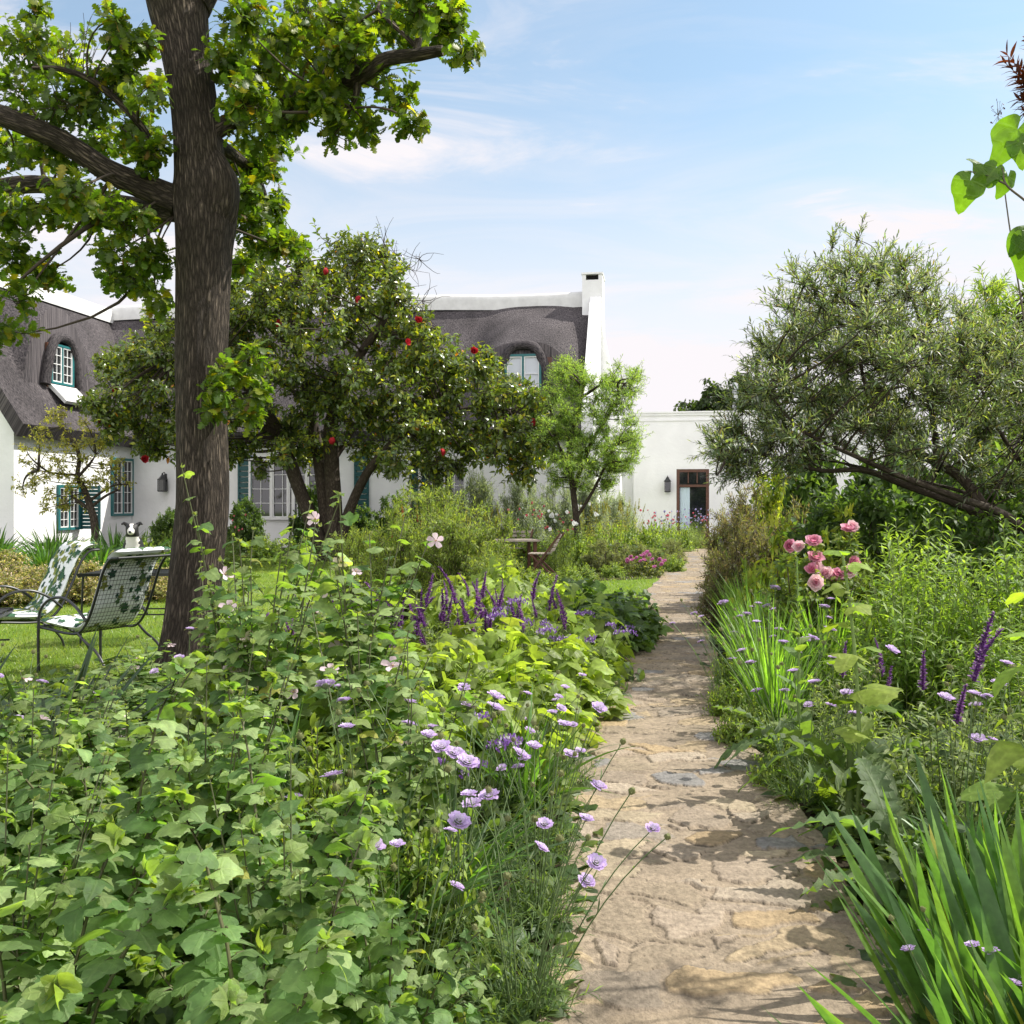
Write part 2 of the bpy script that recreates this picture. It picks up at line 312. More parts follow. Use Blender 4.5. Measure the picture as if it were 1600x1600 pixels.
def tube(mb, pts, rad, sides=8, n=None, col=(.1, .08, .06), mi=0, rough=0., seed=0, cap=True):
    pts = np.asarray(pts, float); rad = np.broadcast_to(np.asarray(rad, float), (len(pts),))
    if n: pr = catmull(np.column_stack([pts, rad]), n); pts = pr[:, :3]; rad = np.maximum(pr[:, 3], 1e-4)
    m = len(pts); T = unit(np.gradient(pts, axis=0)); ref = np.array([0, 0, 1.]) if abs(T[0, 2]) < .9 else np.array([1., 0, 0])
    X = np.empty_like(T); x = unit(np.cross(T[0], ref))
    for i in range(m): x = x-(x@T[i])*T[i]; x = x/np.linalg.norm(x); X[i] = x
    Y = np.cross(T, X); a = np.linspace(0, 2*np.pi, sides+1)[:sides+1]
    L = np.concatenate([[0], np.cumsum(np.linalg.norm(np.diff(pts, axis=0), axis=1))])
    rr = np.repeat(rad[:, None], sides+1, 1)
    if rough: 
        an = a[None, :]; u = (1+np.cos(an))*3+L[:, None]*0; w = (1+np.sin(an))*3
        rr = rr*(1+rough*(fbm(u*1.0+seed, w+L[:, None]*2.2/ max(rad.max(), .05)*.12, seed)-.47)*2)
    V = pts[:, None]+rr[..., None]*(X[:, None]*np.cos(a)[None, :, None]+Y[:, None]*np.sin(a)[None, :, None])
    uv = np.zeros((m, sides+1, 3)); uv[..., 0] = a[None]*np.maximum(rad.mean(), .001); uv[..., 1] = L[:, None]; uv[..., 2] = seed
    i, j = np.meshgrid(np.arange(m-1), np.arange(sides), indexing='ij'); k = i*(sides+1)+j
    q = np.stack([k, k+1, k+sides+2, k+sides+1], -1).reshape(-1, 4)
    mb.add(V.reshape(-1, 3), q=q, col=col, uv=uv.reshape(-1, 3), mi=mi)
    if cap:
        for e in (0, m-1):
            c = np.vstack([V[e, :sides], pts[e]]); t = [[h, (h+1) % sides, sides] for h in range(sides)]
            mb.add(c, t=np.array(t), col=col, mi=mi)
def bez(S, C, E, t):
    t = t[None, :, None] if t.ndim == 1 else t[..., None]
    S, C, E = S[:, None], C[:, None], E[:, None]
    return (1-t)**2*S+2*t*(1-t)*C+t*t*E, unit(2*(1-t)*(C-S)+2*t*(E-C)+1e-6)
def bez_tubes(mb, S, C, E, r0, r1, nseg=4, sides=3, col=(.1, .08, .05), mi=0):
    n = len(S)
    if n == 0: return
    t = np.linspace(0, 1, nseg+1); Pt, T = bez(S, C, E, t)
    r0 = np.broadcast_to(r0, (n,)); r1 = np.broadcast_to(r1, (n,)); r = r0[:, None]+(r1-r0)[:, None]*t
    ref = np.where(np.abs(T[..., 2:]) < .9, np.array([0, 0, 1.]), np.array([1., 0, 0])); X = unit(np.cross(T, ref)); Y = np.cross(T, X)
    a = np.arange(sides)*2*np.pi/sides
    V = Pt[:, :, None]+r[..., None, None]*(X[:, :, None]*np.cos(a)[:, None]+Y[:, :, None]*np.sin(a)[:, None])
    i, j, k = np.meshgrid(np.arange(n), np.arange(nseg), np.arange(sides), indexing='ij'); b = i*(nseg+1)*sides+j*sides; k2 = (k+1) % sides
    q = np.stack([b+k, b+k2, b+sides+k2, b+sides+k], -1).reshape(-1, 4)
    c = np.asarray(col, float)
    if c.ndim == 2: c = np.repeat(c, (nseg+1)*sides, 0)
    mb.add(V.reshape(-1, 3), q=q, col=c, mi=mi)
def grid_faces(a, b):
    i, j = np.meshgrid(np.arange(a-1), np.arange(b-1), indexing='ij'); k = i*b+j
    return np.stack([k, k+1, k+b+1, k+b], -1).reshape(-1, 4)
def sheet(mb, V, thick=None, uv=None, col=(.5, .5, .5), mi=0):
    """V (a,b,3) grid; with thick a closed slab"""
    a, b, _ = V.shape; q = grid_faces(a, b); 
    mb.add(V.reshape(-1, 3), q=q, uv=None if uv is None else uv.reshape(-1, 3), col=col, mi=mi)
    if thick is not None:
        W = V+np.asarray(thick); mb.add(W.reshape(-1, 3), q=q[:, ::-1], uv=None if uv is None else uv.reshape(-1, 3), col=col, mi=mi)
        for top, bot, u in ((V[0], W[0], None if uv is None else uv[0]), (V[-1], W[-1], None if uv is None else uv[-1]), (V[:, 0], W[:, 0], None if uv is None else uv[:, 0]), (V[:, -1], W[:, -1], None if uv is None else uv[:, -1])):
            mb.add(np.stack([top, bot], 1).reshape(-1, 3), q=grid_faces(len(top), 2), uv=None if u is None else np.repeat(u, 2, 0), col=col, mi=mi)
def prism(mb, poly, y0, y1, col=(.5, .5, .5), axis='y'):
    """polygon of (x,z) pushed from y0 to y1 (or (y,z) along x); any simple polygon"""
    poly = np.asarray(poly, float); n = len(poly)
    def lift(v): return np.column_stack([poly[:, 0], np.full(n, v), poly[:, 1]]) if axis == 'y' else np.column_stack([np.full(n, v), poly[:, 0], poly[:, 1]])
    from mathutils.geometry import tessellate_polygon
    tri = np.array(tessellate_polygon([[Vector((p[0], p[1], 0)) for p in poly]]))
    A, B = lift(y0), lift(y1); mb.add(A, t=tri, col=col); mb.add(B, t=tri, col=col)
    for i in range(n):
        j = (i+1) % n; mb.add(np.array([A[i], A[j], B[j], B[i]]), q=[[0, 1, 2, 3]], col=col)
# ------------------------------------------------------------------ leaves
class T: pass
def strip_leaf(w, fold=.25, curl=.25, wave=0., seed=0, xs=None):
    r = np.random.default_rng(seed); w = np.asarray(w, float); n = len(w)-1; t = np.linspace(0, 1, n+1) if xs is None else np.asarray(xs)
    z = -curl*t**2+.12*curl*np.sin(np.pi*t); V = []; uv = []
    for s in (-1, 0, 1):
        wz = fold*w*abs(s)+(wave*(r.random(n+1)-.5)*abs(s)*(w > 0))
        V.append(np.column_stack([t, s*w, z+wz])); uv.append(np.column_stack([t, np.full(n+1, s), np.full(n+1, r.random())]))
    o = T(); o.v = np.stack(V, 1).reshape(-1, 3); o.uv = np.stack(uv, 1).reshape(-1, 3)
    o.q = grid_faces(n+1, 3); o.t = np.zeros((0, 3), int); return o
def palm_leaf(lobes=5, depth=.35, na=36, span=.90, back=.55, cup=.2, teeth=.05, seed=0, flop=.25, tip=0.):
    r = np.random.default_rng(seed); th = np.linspace(-np.pi*span, np.pi*span, na+1); ph = th/(np.pi*span)*(lobes-1)/2*1.0
    tri = np.abs((ph+(lobes//2)*1.0+.5) % 1.0-.5)*2            # 0 on a vein, 1 between lobes
    R = (back+(1-back)*(.5+.5*np.cos(th*.92)))*(1-depth*tri**1.4)*(1+teeth*(r.random(na+1)-.5)*2)*(1-.25*(tip > 0)+tip*np.exp(-(th/.30)**2))
    rings = [.0, .35, .7, 1.0]; V = []; uv = []
    wob = r.normal(0, 1, 4)
    for q_ in rings:
        x = R*q_*np.cos(th); y = R*q_*np.sin(th)
        z = cup*(q_*R)**2*(-.9)+.13*q_*(1-tri)*-.6*R+.07*q_**2*np.sin(th*2+wob[0]*3)*wob[1]-flop*np.maximum(x, 0)**2*.7+.05*q_**2*wob[2]*np.sin(3*th+wob[3])
        V.append(np.column_stack([x, y, z])); uv.append(np.column_stack([np.full(na+1, q_*.8), tri*(.2+.8*q_), np.full(na+1, r.random())]))
    o = T(); o.v = np.stack(V, 0).reshape(-1, 3); o.uv = np.stack(uv, 0).reshape(-1, 3)
    o.q = grid_faces(4, na+1); o.t = np.zeros((0, 3), int); return o
def tp(t, a=.9, b=1.0): return np.sin(np.pi*np.clip(t, 0, 1)**a)**b
_t5 = np.linspace(0, 1, 6); _t3 = np.linspace(0, 1, 4)
LANCE = [strip_leaf(.11*tp(_t5, .8), .3, c, seed=i) for i, c in enumerate((.15, .35, .0))]
LANCE_LO = [strip_leaf(.10*tp(_t3, .8), .25, c, seed=i) for i, c in enumerate((.1, .3))]
LINEAR = [strip_leaf(np.array([.03, .05, .0]), .2, c, seed=i) for i, c in enumerate((.1, .3))]
OVATE = [strip_leaf(.27*tp(_t5, .8), .25, c, .03, seed=i) for i, c in enumerate((.2, .4, .05))]
OVATE_LO = [strip_leaf(np.array([0, .25, .2, 0]), .25, c, seed=i) for i, c in enumerate((.2, .4))]
OAKL = [strip_leaf(np.array([.012, .03, .15, .07, .24, .10, .33, .14, .36, .16, .24, .17, .0])*s, .18, c, .05, seed=i, xs=[0, .12, .24, .30, .42, .48, .60, .66, .78, .83, .91, .96, 1.0]) for i, (c, s) in enumerate(((.1, 1), (.35, .9), (.55, 1.1), (-.1, 1)))]
PALM = [palm_leaf(5 if i % 4 else 3, dp, 38, .88, bk, .25, .08, seed=i, flop=f) for i, (f, dp, bk) in enumerate(((.15, .30, .6), (.35, .36, .55), (.55, .40, .6), (.25, .28, .7), (.7, .34, .55), (.05, .42, .6), (.45, .32, .65), (.9, .36, .6)))]
PALM_LO = [palm_leaf(5, .40, 20, .88, .6, .25, .04, seed=i+9, flop=f) for i, f in enumerate((.2, .5, .3))]
LOBED = [palm_leaf(5, .46, 30, .84, .55, .3, .10, seed=i+20, flop=f) for i, f in enumerate((.15, .45, .7))]
_th = np.linspace(0, 1, 23)
THISTLE = [strip_leaf(.17*tp(_th, .65)*(np.where(np.arange(23) % 2, 1.0, .66))*(.9+.2*np.random.default_rng(s).random(23)), .35, c, .10, seed=s) for s, c in ((1, .5), (2, .75), (3, .35))]
PETAL = [strip_leaf(np.array([.04, .14, .26, .33, .26]), .3, c, .10, seed=i) for i, c in enumerate((.15, .4, -.1))]
ROSEP = [strip_leaf(np.array([.12, .40, .52, .42, .05]), .55, c, .08, seed=i) for i, c in enumerate((-.35, -.6))]
FLORET = [strip_leaf(np.array([.08, .2, .30, .16]), .3, -.1, .10, seed=3)]
HEART = [palm_leaf(5, .03, 36, .93, .50, .12, .02, seed=31, flop=.35, tip=.42), palm_leaf(5, .03, 36, .93, .56, .2, .02, seed=32, flop=.6, tip=.36)]

def frames(axis, up):
    a = unit(axis); n = up-(up*a).sum(-1, keepdims=True)*a
    bad = np.linalg.norm(n, axis=-1) < 1e-3; n[bad] = np.array([.3, .5, .8]); n = unit(n-(n*a).sum(-1, keepdims=True)*a); b = np.cross(n, a)
    return np.stack([a, b, n], -1)
def scatter(mb, temps, pos, axis, up, scale, col, mi=0):
    n = len(pos)
    if n == 0: return
    R = frames(np.asarray(axis, float), np.array(np.broadcast_to(up, (n, 3)), float)); scale = np.broadcast_to(scale, (n,)) if np.ndim(scale) < 2 else scale
    idx = rng.integers(len(temps), size=n); col = np.broadcast_to(col, (n, 3))
    for k, tm in enumerate(temps):
        m = np.where(idx == k)[0]
        if not len(m): continue
        sv = tm.v[None]*(scale[m][:, None, None] if scale.ndim == 1 else scale[m][:, None, :])
        V = pos[m][:, None]+np.einsum('nij,nvj->nvi', R[m], sv); nv = len(tm.v); off = (np.arange(len(m))*nv)[:, None, None]
        mb.add(V.reshape(-1, 3), q=(tm.q[None]+off).reshape(-1, 4) if len(tm.q) else None, t=(tm.t[None]+off).reshape(-1, 3) if len(tm.t) else None,
               col=np.repeat(col[m], nv, 0), uv=np.tile(tm.uv, (len(m), 1)), mi=mi)
def cols(n, base, alts=(), jit=.18):
    c = np.tile(np.asarray(base, float), (n, 1))*np.exp(rng.normal(0, jit, (n, 1)))*np.exp(rng.normal(0, jit*.18, (n, 3)))
    for a, p in alts:
        m = rng.random(n) < p; c[m] = np.asarray(a)*np.exp(rng.normal(0, jit, (m.sum(), 1)))
    g = (c[:, 1] > c[:, 0]*1.02) & (c[:, 1] > c[:, 2]*1.3); c[g] = c[g]*np.array([1.08, .96, 1.25])
    return c
def rdir(n): return unit(rng.normal(size=(n, 3)))
def shoots(mbL, mbS, S, C, E, lps, temps, size, col, alts=(), lo=.3, ang=50, r0=.006, r1=.002, stemcol=(.10, .09, .04), taper=.5, up=(0, 0, 1), upw=1.0, petiole=0., jit=.18, tumble=.35, whorl=1, mi=0, nseg=4, droop=0.):
    """curved shoots with leaves set spirally along them"""
    n = len(S)
    if mbS is not None: bez_tubes(mbS, S, C, E, r0, r1, nseg, 3, stemcol)
    t = lo+(1-lo)*(np.arange(lps)[None]//whorl*whorl+U(0, .8, (n, lps)))/lps; t = np.clip(t, 0, 1)
    Pt, Tn = bez(S, C, E, t)
    ref = np.where(np.abs(Tn[..., 2:]) < .9, np.array([0, 0, 1.]), np.array([1., 0, 0])); X = unit(np.cross(Tn, ref)); Y = np.cross(Tn, X)
    ph = np.arange(lps)[None]*2.4+U(0, 6.28, (n, 1))+(np.arange(lps)[None] % whorl)*(6.28/whorl-2.4)+U(-.4, .4, (n, lps))
    side = X*np.cos(ph)[..., None]+Y*np.sin(ph)[..., None]; an = np.radians(ang)*U(.7, 1.25, (n, lps))[..., None]
    ax = Tn*np.cos(an)+side*np.sin(an); ax[..., 2] -= droop
    sz = size*U(.65, 1.15, (n, lps))*(1-taper*((t-lo)/(1-lo+1e-6))**1.5)
    Pt, ax, sz, Tn = Pt.reshape(-1, 3), ax.reshape(-1, 3), sz.ravel(), Tn.reshape(-1, 3)
    if petiole:
        Q = Pt+unit(ax+np.array([0, 0, .5]))*(petiole*sz)[:, None]
        if mbS is not None: bez_tubes(mbS, Pt, (Pt+Q)/2+np.array([0, 0, .02]), Q, r1*.9, r1*.6, 2, 3, stemcol)
        Pt = Q; ax[:, 2] = ax[:, 2]*.35-U(-.15, .55, len(ax))*tumble
    upv = np.asarray(up)*upw+Tn*.6+rng.normal(0, tumble, (len(Pt), 3))
    scatter(mbL, temps, Pt, ax, upv, sz, cols(len(Pt), col, alts, jit), mi)
def dome(n, R, flat=.0, pw=.35):
    d = rdir(n); d[:, 2] = np.abs(d[:, 2])*(1-flat)+flat*U(.2, 1, n); return unit(d)*np.asarray(R)*(U(0, 1, n)**pw)[:, None]
def bush(mbL, mbS, R, n, lps, temps, size, col, z0=.0, spread=.3, arch=.5, **k):
    E = dome(n, R, pw=k.pop('pw', .3)); E[:, 2] = E[:, 2]*(1+k.pop('zvar', 0.)*rng.normal(0, 1, n).clip(-1.5, 1.2))+z0
    S = np.column_stack([E[:, 0]*spread*U(.5, 1.2, n), E[:, 1]*spread*U(.5, 1.2, n), np.full(n, -.02)])
    C = S*.5+E*.5; C[:, 2] = E[:, 2]*(.5+.35*arch); C[:, :2] = S[:, :2]+(E-S)[:, :2]*(.5-.35*arch)
    shoots(mbL, mbS, S, C, E, lps, temps, size, col, **k)
    return E
def blades(mb, base, dirn, L, W, bend, col, nseg=6, prof='sword', fold=.12, mi=0):
    n = len(base); t = np.linspace(0, 1, nseg+1); dirn = unit(dirn); fn = unit(np.cross(dirn, np.cross(dirn, bend+1e-3*rng.normal(size=(n, 3))))+1e-6)
    a = U(0, 6.28, n); s0 = unit(np.cross(dirn, fn)); 
    tw = rng.normal(0, .5, n); s0 = unit(s0*np.cos(tw)[:, None]+fn*np.sin(tw)[:, None]); nn = np.cross(s0, dirn)
    c = base[:, None]+dirn[:, None]*(L[:, None]*t)[..., None]+bend[:, None]*(L[:, None]*t**2)[..., None]
    pr = {'sword': np.minimum(1, (1-t)*3.2)**.8*(.8+.2*t), 'strap': np.minimum(1, (1-t)*2.2)**.7*(.55+.45*np.minimum(1, t*3)), 'grass': (1-t)**.8}[prof]; pr[-1] = 0
    hw = (W[:, None]/2*pr)[..., None]; V = np.stack([c-s0[:, None]*hw, c+nn[:, None]*hw*fold*4, c+s0[:, None]*hw], 2)
    k = 3*(nseg+1); off = (np.arange(n)*k)[:, None, None]; q = (grid_faces(nseg+1, 3)[None]+off).reshape(-1, 4)
    uv = np.zeros((n, nseg+1, 3, 3)); uv[..., 0] = t[None, :, None]; uv[..., 1] = np.array([-1, 0, 1])
    cc = np.broadcast_to(np.asarray(col, float), (n, 3)); mb.add(V.reshape(-1, 3), q=q, col=np.repeat(cc, k, 0), uv=uv.reshape(-1, 3), mi=mi)
# ================================================================== GROUND, PATH, BEDS
def ground_mat(name, c1, c2, c3, s1, s2, bump):
    m, t, out = mat_base(name)
    tcd = N(t, 'ShaderNodeTexCoord')
    a = N(t, 'ShaderNodeTexNoise', i_Scale=s1, i_Detail=5.0, i_Roughness=.7); b = N(t, 'ShaderNodeTexNoise', i_Scale=s2, i_Detail=4.0)
    t.links.new(tcd.outputs['Object'], a.inputs[0]); t.links.new(tcd.outputs['Object'], b.inputs[0])
    ra = N(t, 'ShaderNodeMapRange'); ra.inputs[1].default_value = .35; ra.inputs[2].default_value = .65; t.links.new(a.outputs[0], ra.inputs[0])
    m1 = N(t, 'ShaderNodeMix', data_type='RGBA'); m1.inputs[6].default_value = (*c1, 1); m1.inputs[7].default_value = (*c2, 1); t.links.new(ra.outputs[0], m1.inputs[0])
    rb = N(t, 'ShaderNodeMapRange'); rb.inputs[1].default_value = .45; rb.inputs[2].default_value = .7; t.links.new(b.outputs[0], rb.inputs[0])
    m2 = N(t, 'ShaderNodeMix', data_type='RGBA'); m2.inputs[7].default_value = (*c3, 1); t.links.new(rb.outputs[0], m2.inputs[0]); t.links.new(m1.outputs[2], m2.inputs[6])
    bs = N(t, 'ShaderNodeBsdfPrincipled', i_Roughness=.9); bs.inputs['Specular IOR Level'].default_value = .15; t.links.new(m2.outputs[2], bs.inputs['Base Color'])
    bp = N(t, 'ShaderNodeBump', i_Strength=bump, i_Distance=.03); t.links.new(a.outputs[0], bp.inputs['Height']); t.links.new(bp.outputs[0], bs.inputs['Normal'])
    t.links.new(bs.outputs[0], out.inputs[0]); return m
M['lawn'] = ground_mat('lawn_turf', (.10, .17, .020), (.17, .26, .035), (.20, .26, .05), 55, .9, .8)
M['soil'] = ground_mat('dark_soil', (.020, .013, .009), (.055, .038, .026), (.035, .030, .016), 30, 2.5, .9)
mb = MB(); g = np.array([[-900, -60, 0], [900, -60, 0], [900, 1500, 0], [-900, 1500, 0]]); mb.add(g, q=[[0, 1, 2, 3]])
tag(mb.build('ground', M['lawn']), kind='structure')

def path_c(y): return np.interp(y, [0, 2.58, 4.08, 5.75, 9.77, 15.5, 22, 36, 40], [.30, .60, .80, .89, 1.54, 2.70, 4.12, 6.75, 7.5])
def path_w(y): return np.interp(y, [0, 3, 8, 40], [1.12, 1.08, .98, .86])
def bed(name, xy):
    from mathutils.geometry import tessellate_polygon
    xy = np.asarray(xy, float); tri = np.array(tessellate_polygon([[Vector((x, y, 0)) for x, y in xy]]))
    mb = MB(); mb.add(np.column_stack([xy, np.full(len(xy), .004)]), t=tri); me = mb.mesh(name, M['soil'])
    o = link(name, me); return tag(o, kind='structure')
ys = np.linspace(1.0, 14, 30)
bed('soil_bed', np.vstack([np.column_stack([path_c(ys)-.30, ys]), [[1.3, 14.2], [.2, 13], [-.6, 10.5], [-2.0, 9.0], [-2.8, 7.6], [-4.2, 6.0], [-5.5, 5.0], [-5.5, 1.0]]]))
ys2 = np.linspace(1.0, 38, 60)
bed('border_soil', np.vstack([np.column_stack([path_c(ys2)+.30, ys2]), [[16, 38], [14, 20], [9, 8], [6, 1]]]))
ys3 = np.linspace(18.0, 30, 20)
bed('far_bed_soil', np.vstack([np.column_stack([path_c(ys3)-.30, ys3]), [[5.0, 31], [-3, 29.5], [-5.2, 26], [-3.2, 21], [-1.6, 16.8], [.1, 15.4], [1.2, 16.9], [2.6, 17.6]]]))
bed('wall_bed_soil', [[-18, 24.5], [-13, 22.5], [-9, 22.8], [-5.4, 25.3], [-3.2, 29.2], [-12, 30.5], [-13, 25]])

def build_path():
    r = np.random.default_rng(5)
    Y = [1.2]
    while Y[-1] < 36.2: Y.append(Y[-1]+max(.0065, .0019*Y[-1]))
    Y = np.array(Y); nx = 170; u = np.linspace(-.5, .5, nx)
    yy = np.repeat(Y[:, None], nx, 1); wob = .06*(fbm(yy*1.7, yy*0+3, 3)-.5)*2
    xx = path_c(yy)+u[None]*path_w(yy)+wob*np.abs(u[None])*2
    lx = u[None]*path_w(yy); ly = yy*1.0
    wx = lx+.17*(fbm(lx*3.6, ly*3.6, 1)-.5)*2+.03*(fbm(lx*14, ly*14, 5)-.5); wy = ly+.15*(fbm(lx*3.6+9, ly*3.6, 2)-.5)*2+.03*(fbm(lx*14, ly*14, 7)-.5)
    cx, cy_ = .29, .205
    gx, gy = wx/cx, wy/cy_; gx = gx+.5*(np.floor(gy) % 2)
    f1 = np.full(gx.shape, 9.); f2 = f1.copy(); idx = np.zeros(gx.shape, np.int64); cxx = f1.copy(); cyy = f1.copy()
    for oy in (-1, 0, 1):
        for ox in (-1, 0, 1):
            gy2 = gy+0; iy = np.floor(gy2)+oy; gx2 = wx/cx+.5*(np.floor(gy) % 2); ix = np.floor(gx2)+ox
            par = .5*(np.floor(gy) % 2)-.5*(iy % 2)         # row shift of the neighbour row
            sx = ix+.5+(hash2(ix.astype(int), iy.astype(int), 3)-.5)*.92+par*0; sy = iy+.5+(hash2(ix.astype(int), iy.astype(int), 4)-.5)*.75
            w_ = hash2(ix.astype(int), iy.astype(int), 8)*.22
            d = np.hypot((gx2-sx)*cx/.24, (gy2-sy)*cy_/.24)-w_
            nid = (ix.astype(np.int64)*7919+iy.astype(np.int64)*104729)
            c1 = d < f1; f2 = np.where(c1, f1, np.minimum(f2, d)); idx = np.where(c1, nid, idx); cxx = np.where(c1, gx2-sx, cxx); cyy = np.where(c1, gy2-sy, cyy); f1 = np.where(c1, d, f1)
    e = f2-f1+.05*(fbm(lx*26, ly*26, 6)-.5)
    h1 = hash2(idx, idx*0, 21); h2 = hash2(idx, idx*0, 22); h3 = hash2(idx, idx*0, 23); h4 = hash2(idx, idx*0, 24); h5 = hash2(idx, idx*0, 25)
    sunk = np.clip((h1-.15)*5, 0, 1)
    thr = .07+.18*h5
    mask = np.clip((e-thr)/.022, 0, 1); mask = mask*mask*(3-2*mask)*sunk
    n1 = fbm(lx*9, ly*9, 31, 5); n2 = fbm(lx*55, ly*55, 33, 4); n3 = fbm(lx*3, ly*3, 36, 3)
    z = .012+mask*(.0045+.0055*h2+.006*(h3-.5)*cxx+.007*(h4-.5)*cyy)+.006*(n3-.47)+.005*(n1-.47)+.0025*(n2-.47)
    strat = np.abs(((n1*3+h2*5) % 1.0)-.5)*2
    z = z+mask*.0025*(strat > .72)
    pal = np.array([[.40, .30, .19], [.355, .275, .195], [.43, .34, .235], [.335, .265, .20], [.29, .265, .25], [.41, .295, .175], [.39, .31, .235], [.36, .28, .21]])
    sc_ = pal[(h2*7.99).astype(int)]*(.86+.28*h4)[..., None]
    mort = np.array([.37, .285, .205])*(.70+.42*n1+.2*n2)[..., None]
    col = mort*(1-mask[..., None])+sc_*(.86+.40*fbm(lx*10+h1*50, ly*16, 41, 4))[..., None]*mask[..., None]
    edge = np.exp(-((e-thr+.008)/.013)**2)*sunk*(.25+.75*(fbm(lx*7, ly*7, 51) > .44))
    col = col*(1-.80*edge)[..., None]
    col = col*(1-.30*np.clip((n3-.52)*5, 0, 1)*np.array([.6, .8, 1.0])[:, None, None]).transpose(1, 2, 0) if False else col*(1-.22*np.clip((n3-.5)*5, 0, 1))[..., None]
    mb = MB(); V = np.stack([xx, yy, np.maximum(z, .006)], -1); V[:, 0, 2] = -.02; V[:, -1, 2] = -.02
    mb.add(V.reshape(-1, 3), q=grid_faces(len(Y), nx)[:, ::-1], col=np.clip(col*np.array([.70, .725, .715]), 0, 1).reshape(-1, 3))
    M['path'] = plain('flagstone', (.4, .3, .2), .85, .25, attr=True, nscale=42, namt=.42, bump=.8, bscale=85, bdist=.009)
    return tag(mb.build('path', M['path']), kind='structure')
build_path()

# ================================================================== THATCHED HOUSE
HO = np.array([2.35, 28.2, 0.]); HR = -math.atan2(.156, .988)
hx = np.array([math.cos(HR), math.sin(HR), 0]); hy = np.array([-math.sin(HR), math.cos(HR), 0])
def H(w): r = np.asarray(w, float)-HO; return np.array([r@hx, r@hy, r[2]])
def ray_plane_y(px, py, ly):
    """house-local point where the sight line of a pixel meets the plane local y = ly"""
    d = np.array([(px-800)/F_PX, 1, -(py-HOR)/F_PX]); o = np.array([0, 0, EYE])-HO
    t = (ly-o@hy)/(d@hy); return H(np.array([0, 0, EYE])+d*t)
def ray_plane_x(px, py, lx):
    d = np.array([(px-800)/F_PX, 1, -(py-HOR)/F_PX]); o = np.array([0, 0, EYE])-HO
    t = (lx-o@hx)/(d@hx); return H(np.array([0, 0, EYE])+d*t)
house = thing('thatched_farmhouse', 'white farmhouse with dark thatched roofs, eyebrow dormers and a tall white chimney', 'house', HO, HR)
RY, RZ, EY, EZ, WX = 3.5, 8.05, -.55, 3.55, -14.6
KX = WX-2.9                        # ridge of the side wing
GY = -5.6                          # front gable of the side wing
GX1 = ray_plane_y(941, 500, 3.5)[0]; GX0 = GX1-.36
mb = MB()
def wallbox(x0, x1, y0, y1, z0, z1): box(mb, ((x0+x1)/2, (y0+y1)/2, (z0+z1)/2), (x1-x0, y1-y0, z1-z0))
wallbox(WX+.003, GX0-.003, .0, 7.0, 0, 3.75)
mb.build('wall', M['white'], house)
mb = MB(); prism(mb, [(-.2, 0), (7.2, 0), (7.2, 3.9), (3.75, RZ+.38), (3.25, RZ+.38), (-.45, 4.0), (-.45, 3.3), (-.2, 3.3)], GX0, GX1, axis='x')
mb.build('gable_wall', M['white'], house)
mb = MB()
prism(mb, [(WX, 0), (WX, 3.75), (KX, 8.0), (KX-2.9, 3.75), (KX-2.9, 0)], GY, GY+.35)
box(mb, ((WX+KX-2.9)/2, (GY+.353+3.4)/2, 1.85), (5.8-.004, 3.4-GY-.353, 3.7))
mb.build('wing_wall', M['white'], house)
# chimney on the gable: stack, flaring breast, cap with a dark flue slot
cl = ray_plane_y(911, 430, 3.3); cr = ray_plane_y(942, 430, 3.3); top = cl[2]
mb = MB()
xs0, xs1 = cl[0], cr[0]
prism(mb, [(xs0, 7.1), (xs0, top-.24), (xs1, top-.24), (xs1+.02, top-1.9), (xs1+.18, top-2.7), (xs1+.40, top-3.6), (xs1+.55, top-4.6), (xs1+.62, 0), (GX1+.003, 0), (GX1+.003, 7.1)], 2.95, 4.05)
for sx in (xs0+.06, xs1-.06): box(mb, (sx, 3.5, top-.15), (.12, 1.1, .178))
box(mb, ((xs0+xs1)/2, 3.5, top-.03), (xs1-xs0+.05, 1.16, .06))
chim = mb.build('chimney', M['white'], house, smooth=False)
mb = MB(); box(mb, ((xs0+xs1)/2, 3.5, top-.15), (xs1-xs0-.26, .8, .17)); mb.build('flue', M['dark'], chim)

def smax(a, b, k): h = np.clip(.5+.5*(a-b)/k, 0, 1); return b*(1-h)+a*h+k*h*(1-h)
def main_roof():
    xd = ray_plane_y(820, 560, .9)[0]
    nx, ny = 240, 90
    x = np.linspace(KX-.3, GX0-.01, nx); s = np.linspace(0, 1, ny)
    X, S = np.meshgrid(x, s, indexing='ij'); Yv = RY+(EY-RY)*S
    Z = RZ+(EZ-RZ)*S+.10*np.sin(np.pi*S)
    w = 1.15; ylip = .55
    rel = (X-xd)/(w+.22*np.maximum(Yv-ylip, 0))
    hood = RZ-.04-.60*(RY-Yv)-.42*np.abs(rel)**3.0
    hood = np.where(Yv > ylip, hood, -9)
    Zb = np.where(Yv > ylip, smax(Z, hood, .30), Z)
    Zb = Zb+.03*(fbm(X*1.3, S*6, 9)-.47)
    uv = np.stack([X, S*6.2, X*0], -1); V = np.stack([X, Yv, Zb], -1)
    return V, uv, xd, ylip
V, uv, XD, YL = main_roof()
mb = MB(); sheet(mb, V[:, ::-1], thick=(0, .22, -.32), uv=uv[:, ::-1])
Vb = V.copy(); Vb[..., 1] = 2*RY-Vb[..., 1]; Vb[..., 2] = RZ+(EZ-RZ)*np.linspace(0, 1, 90)[None]; sheet(mb, Vb, thick=(0, -.22, -.32), uv=uv)
roof = mb.build('thatched_roof', M['thatch'], house)
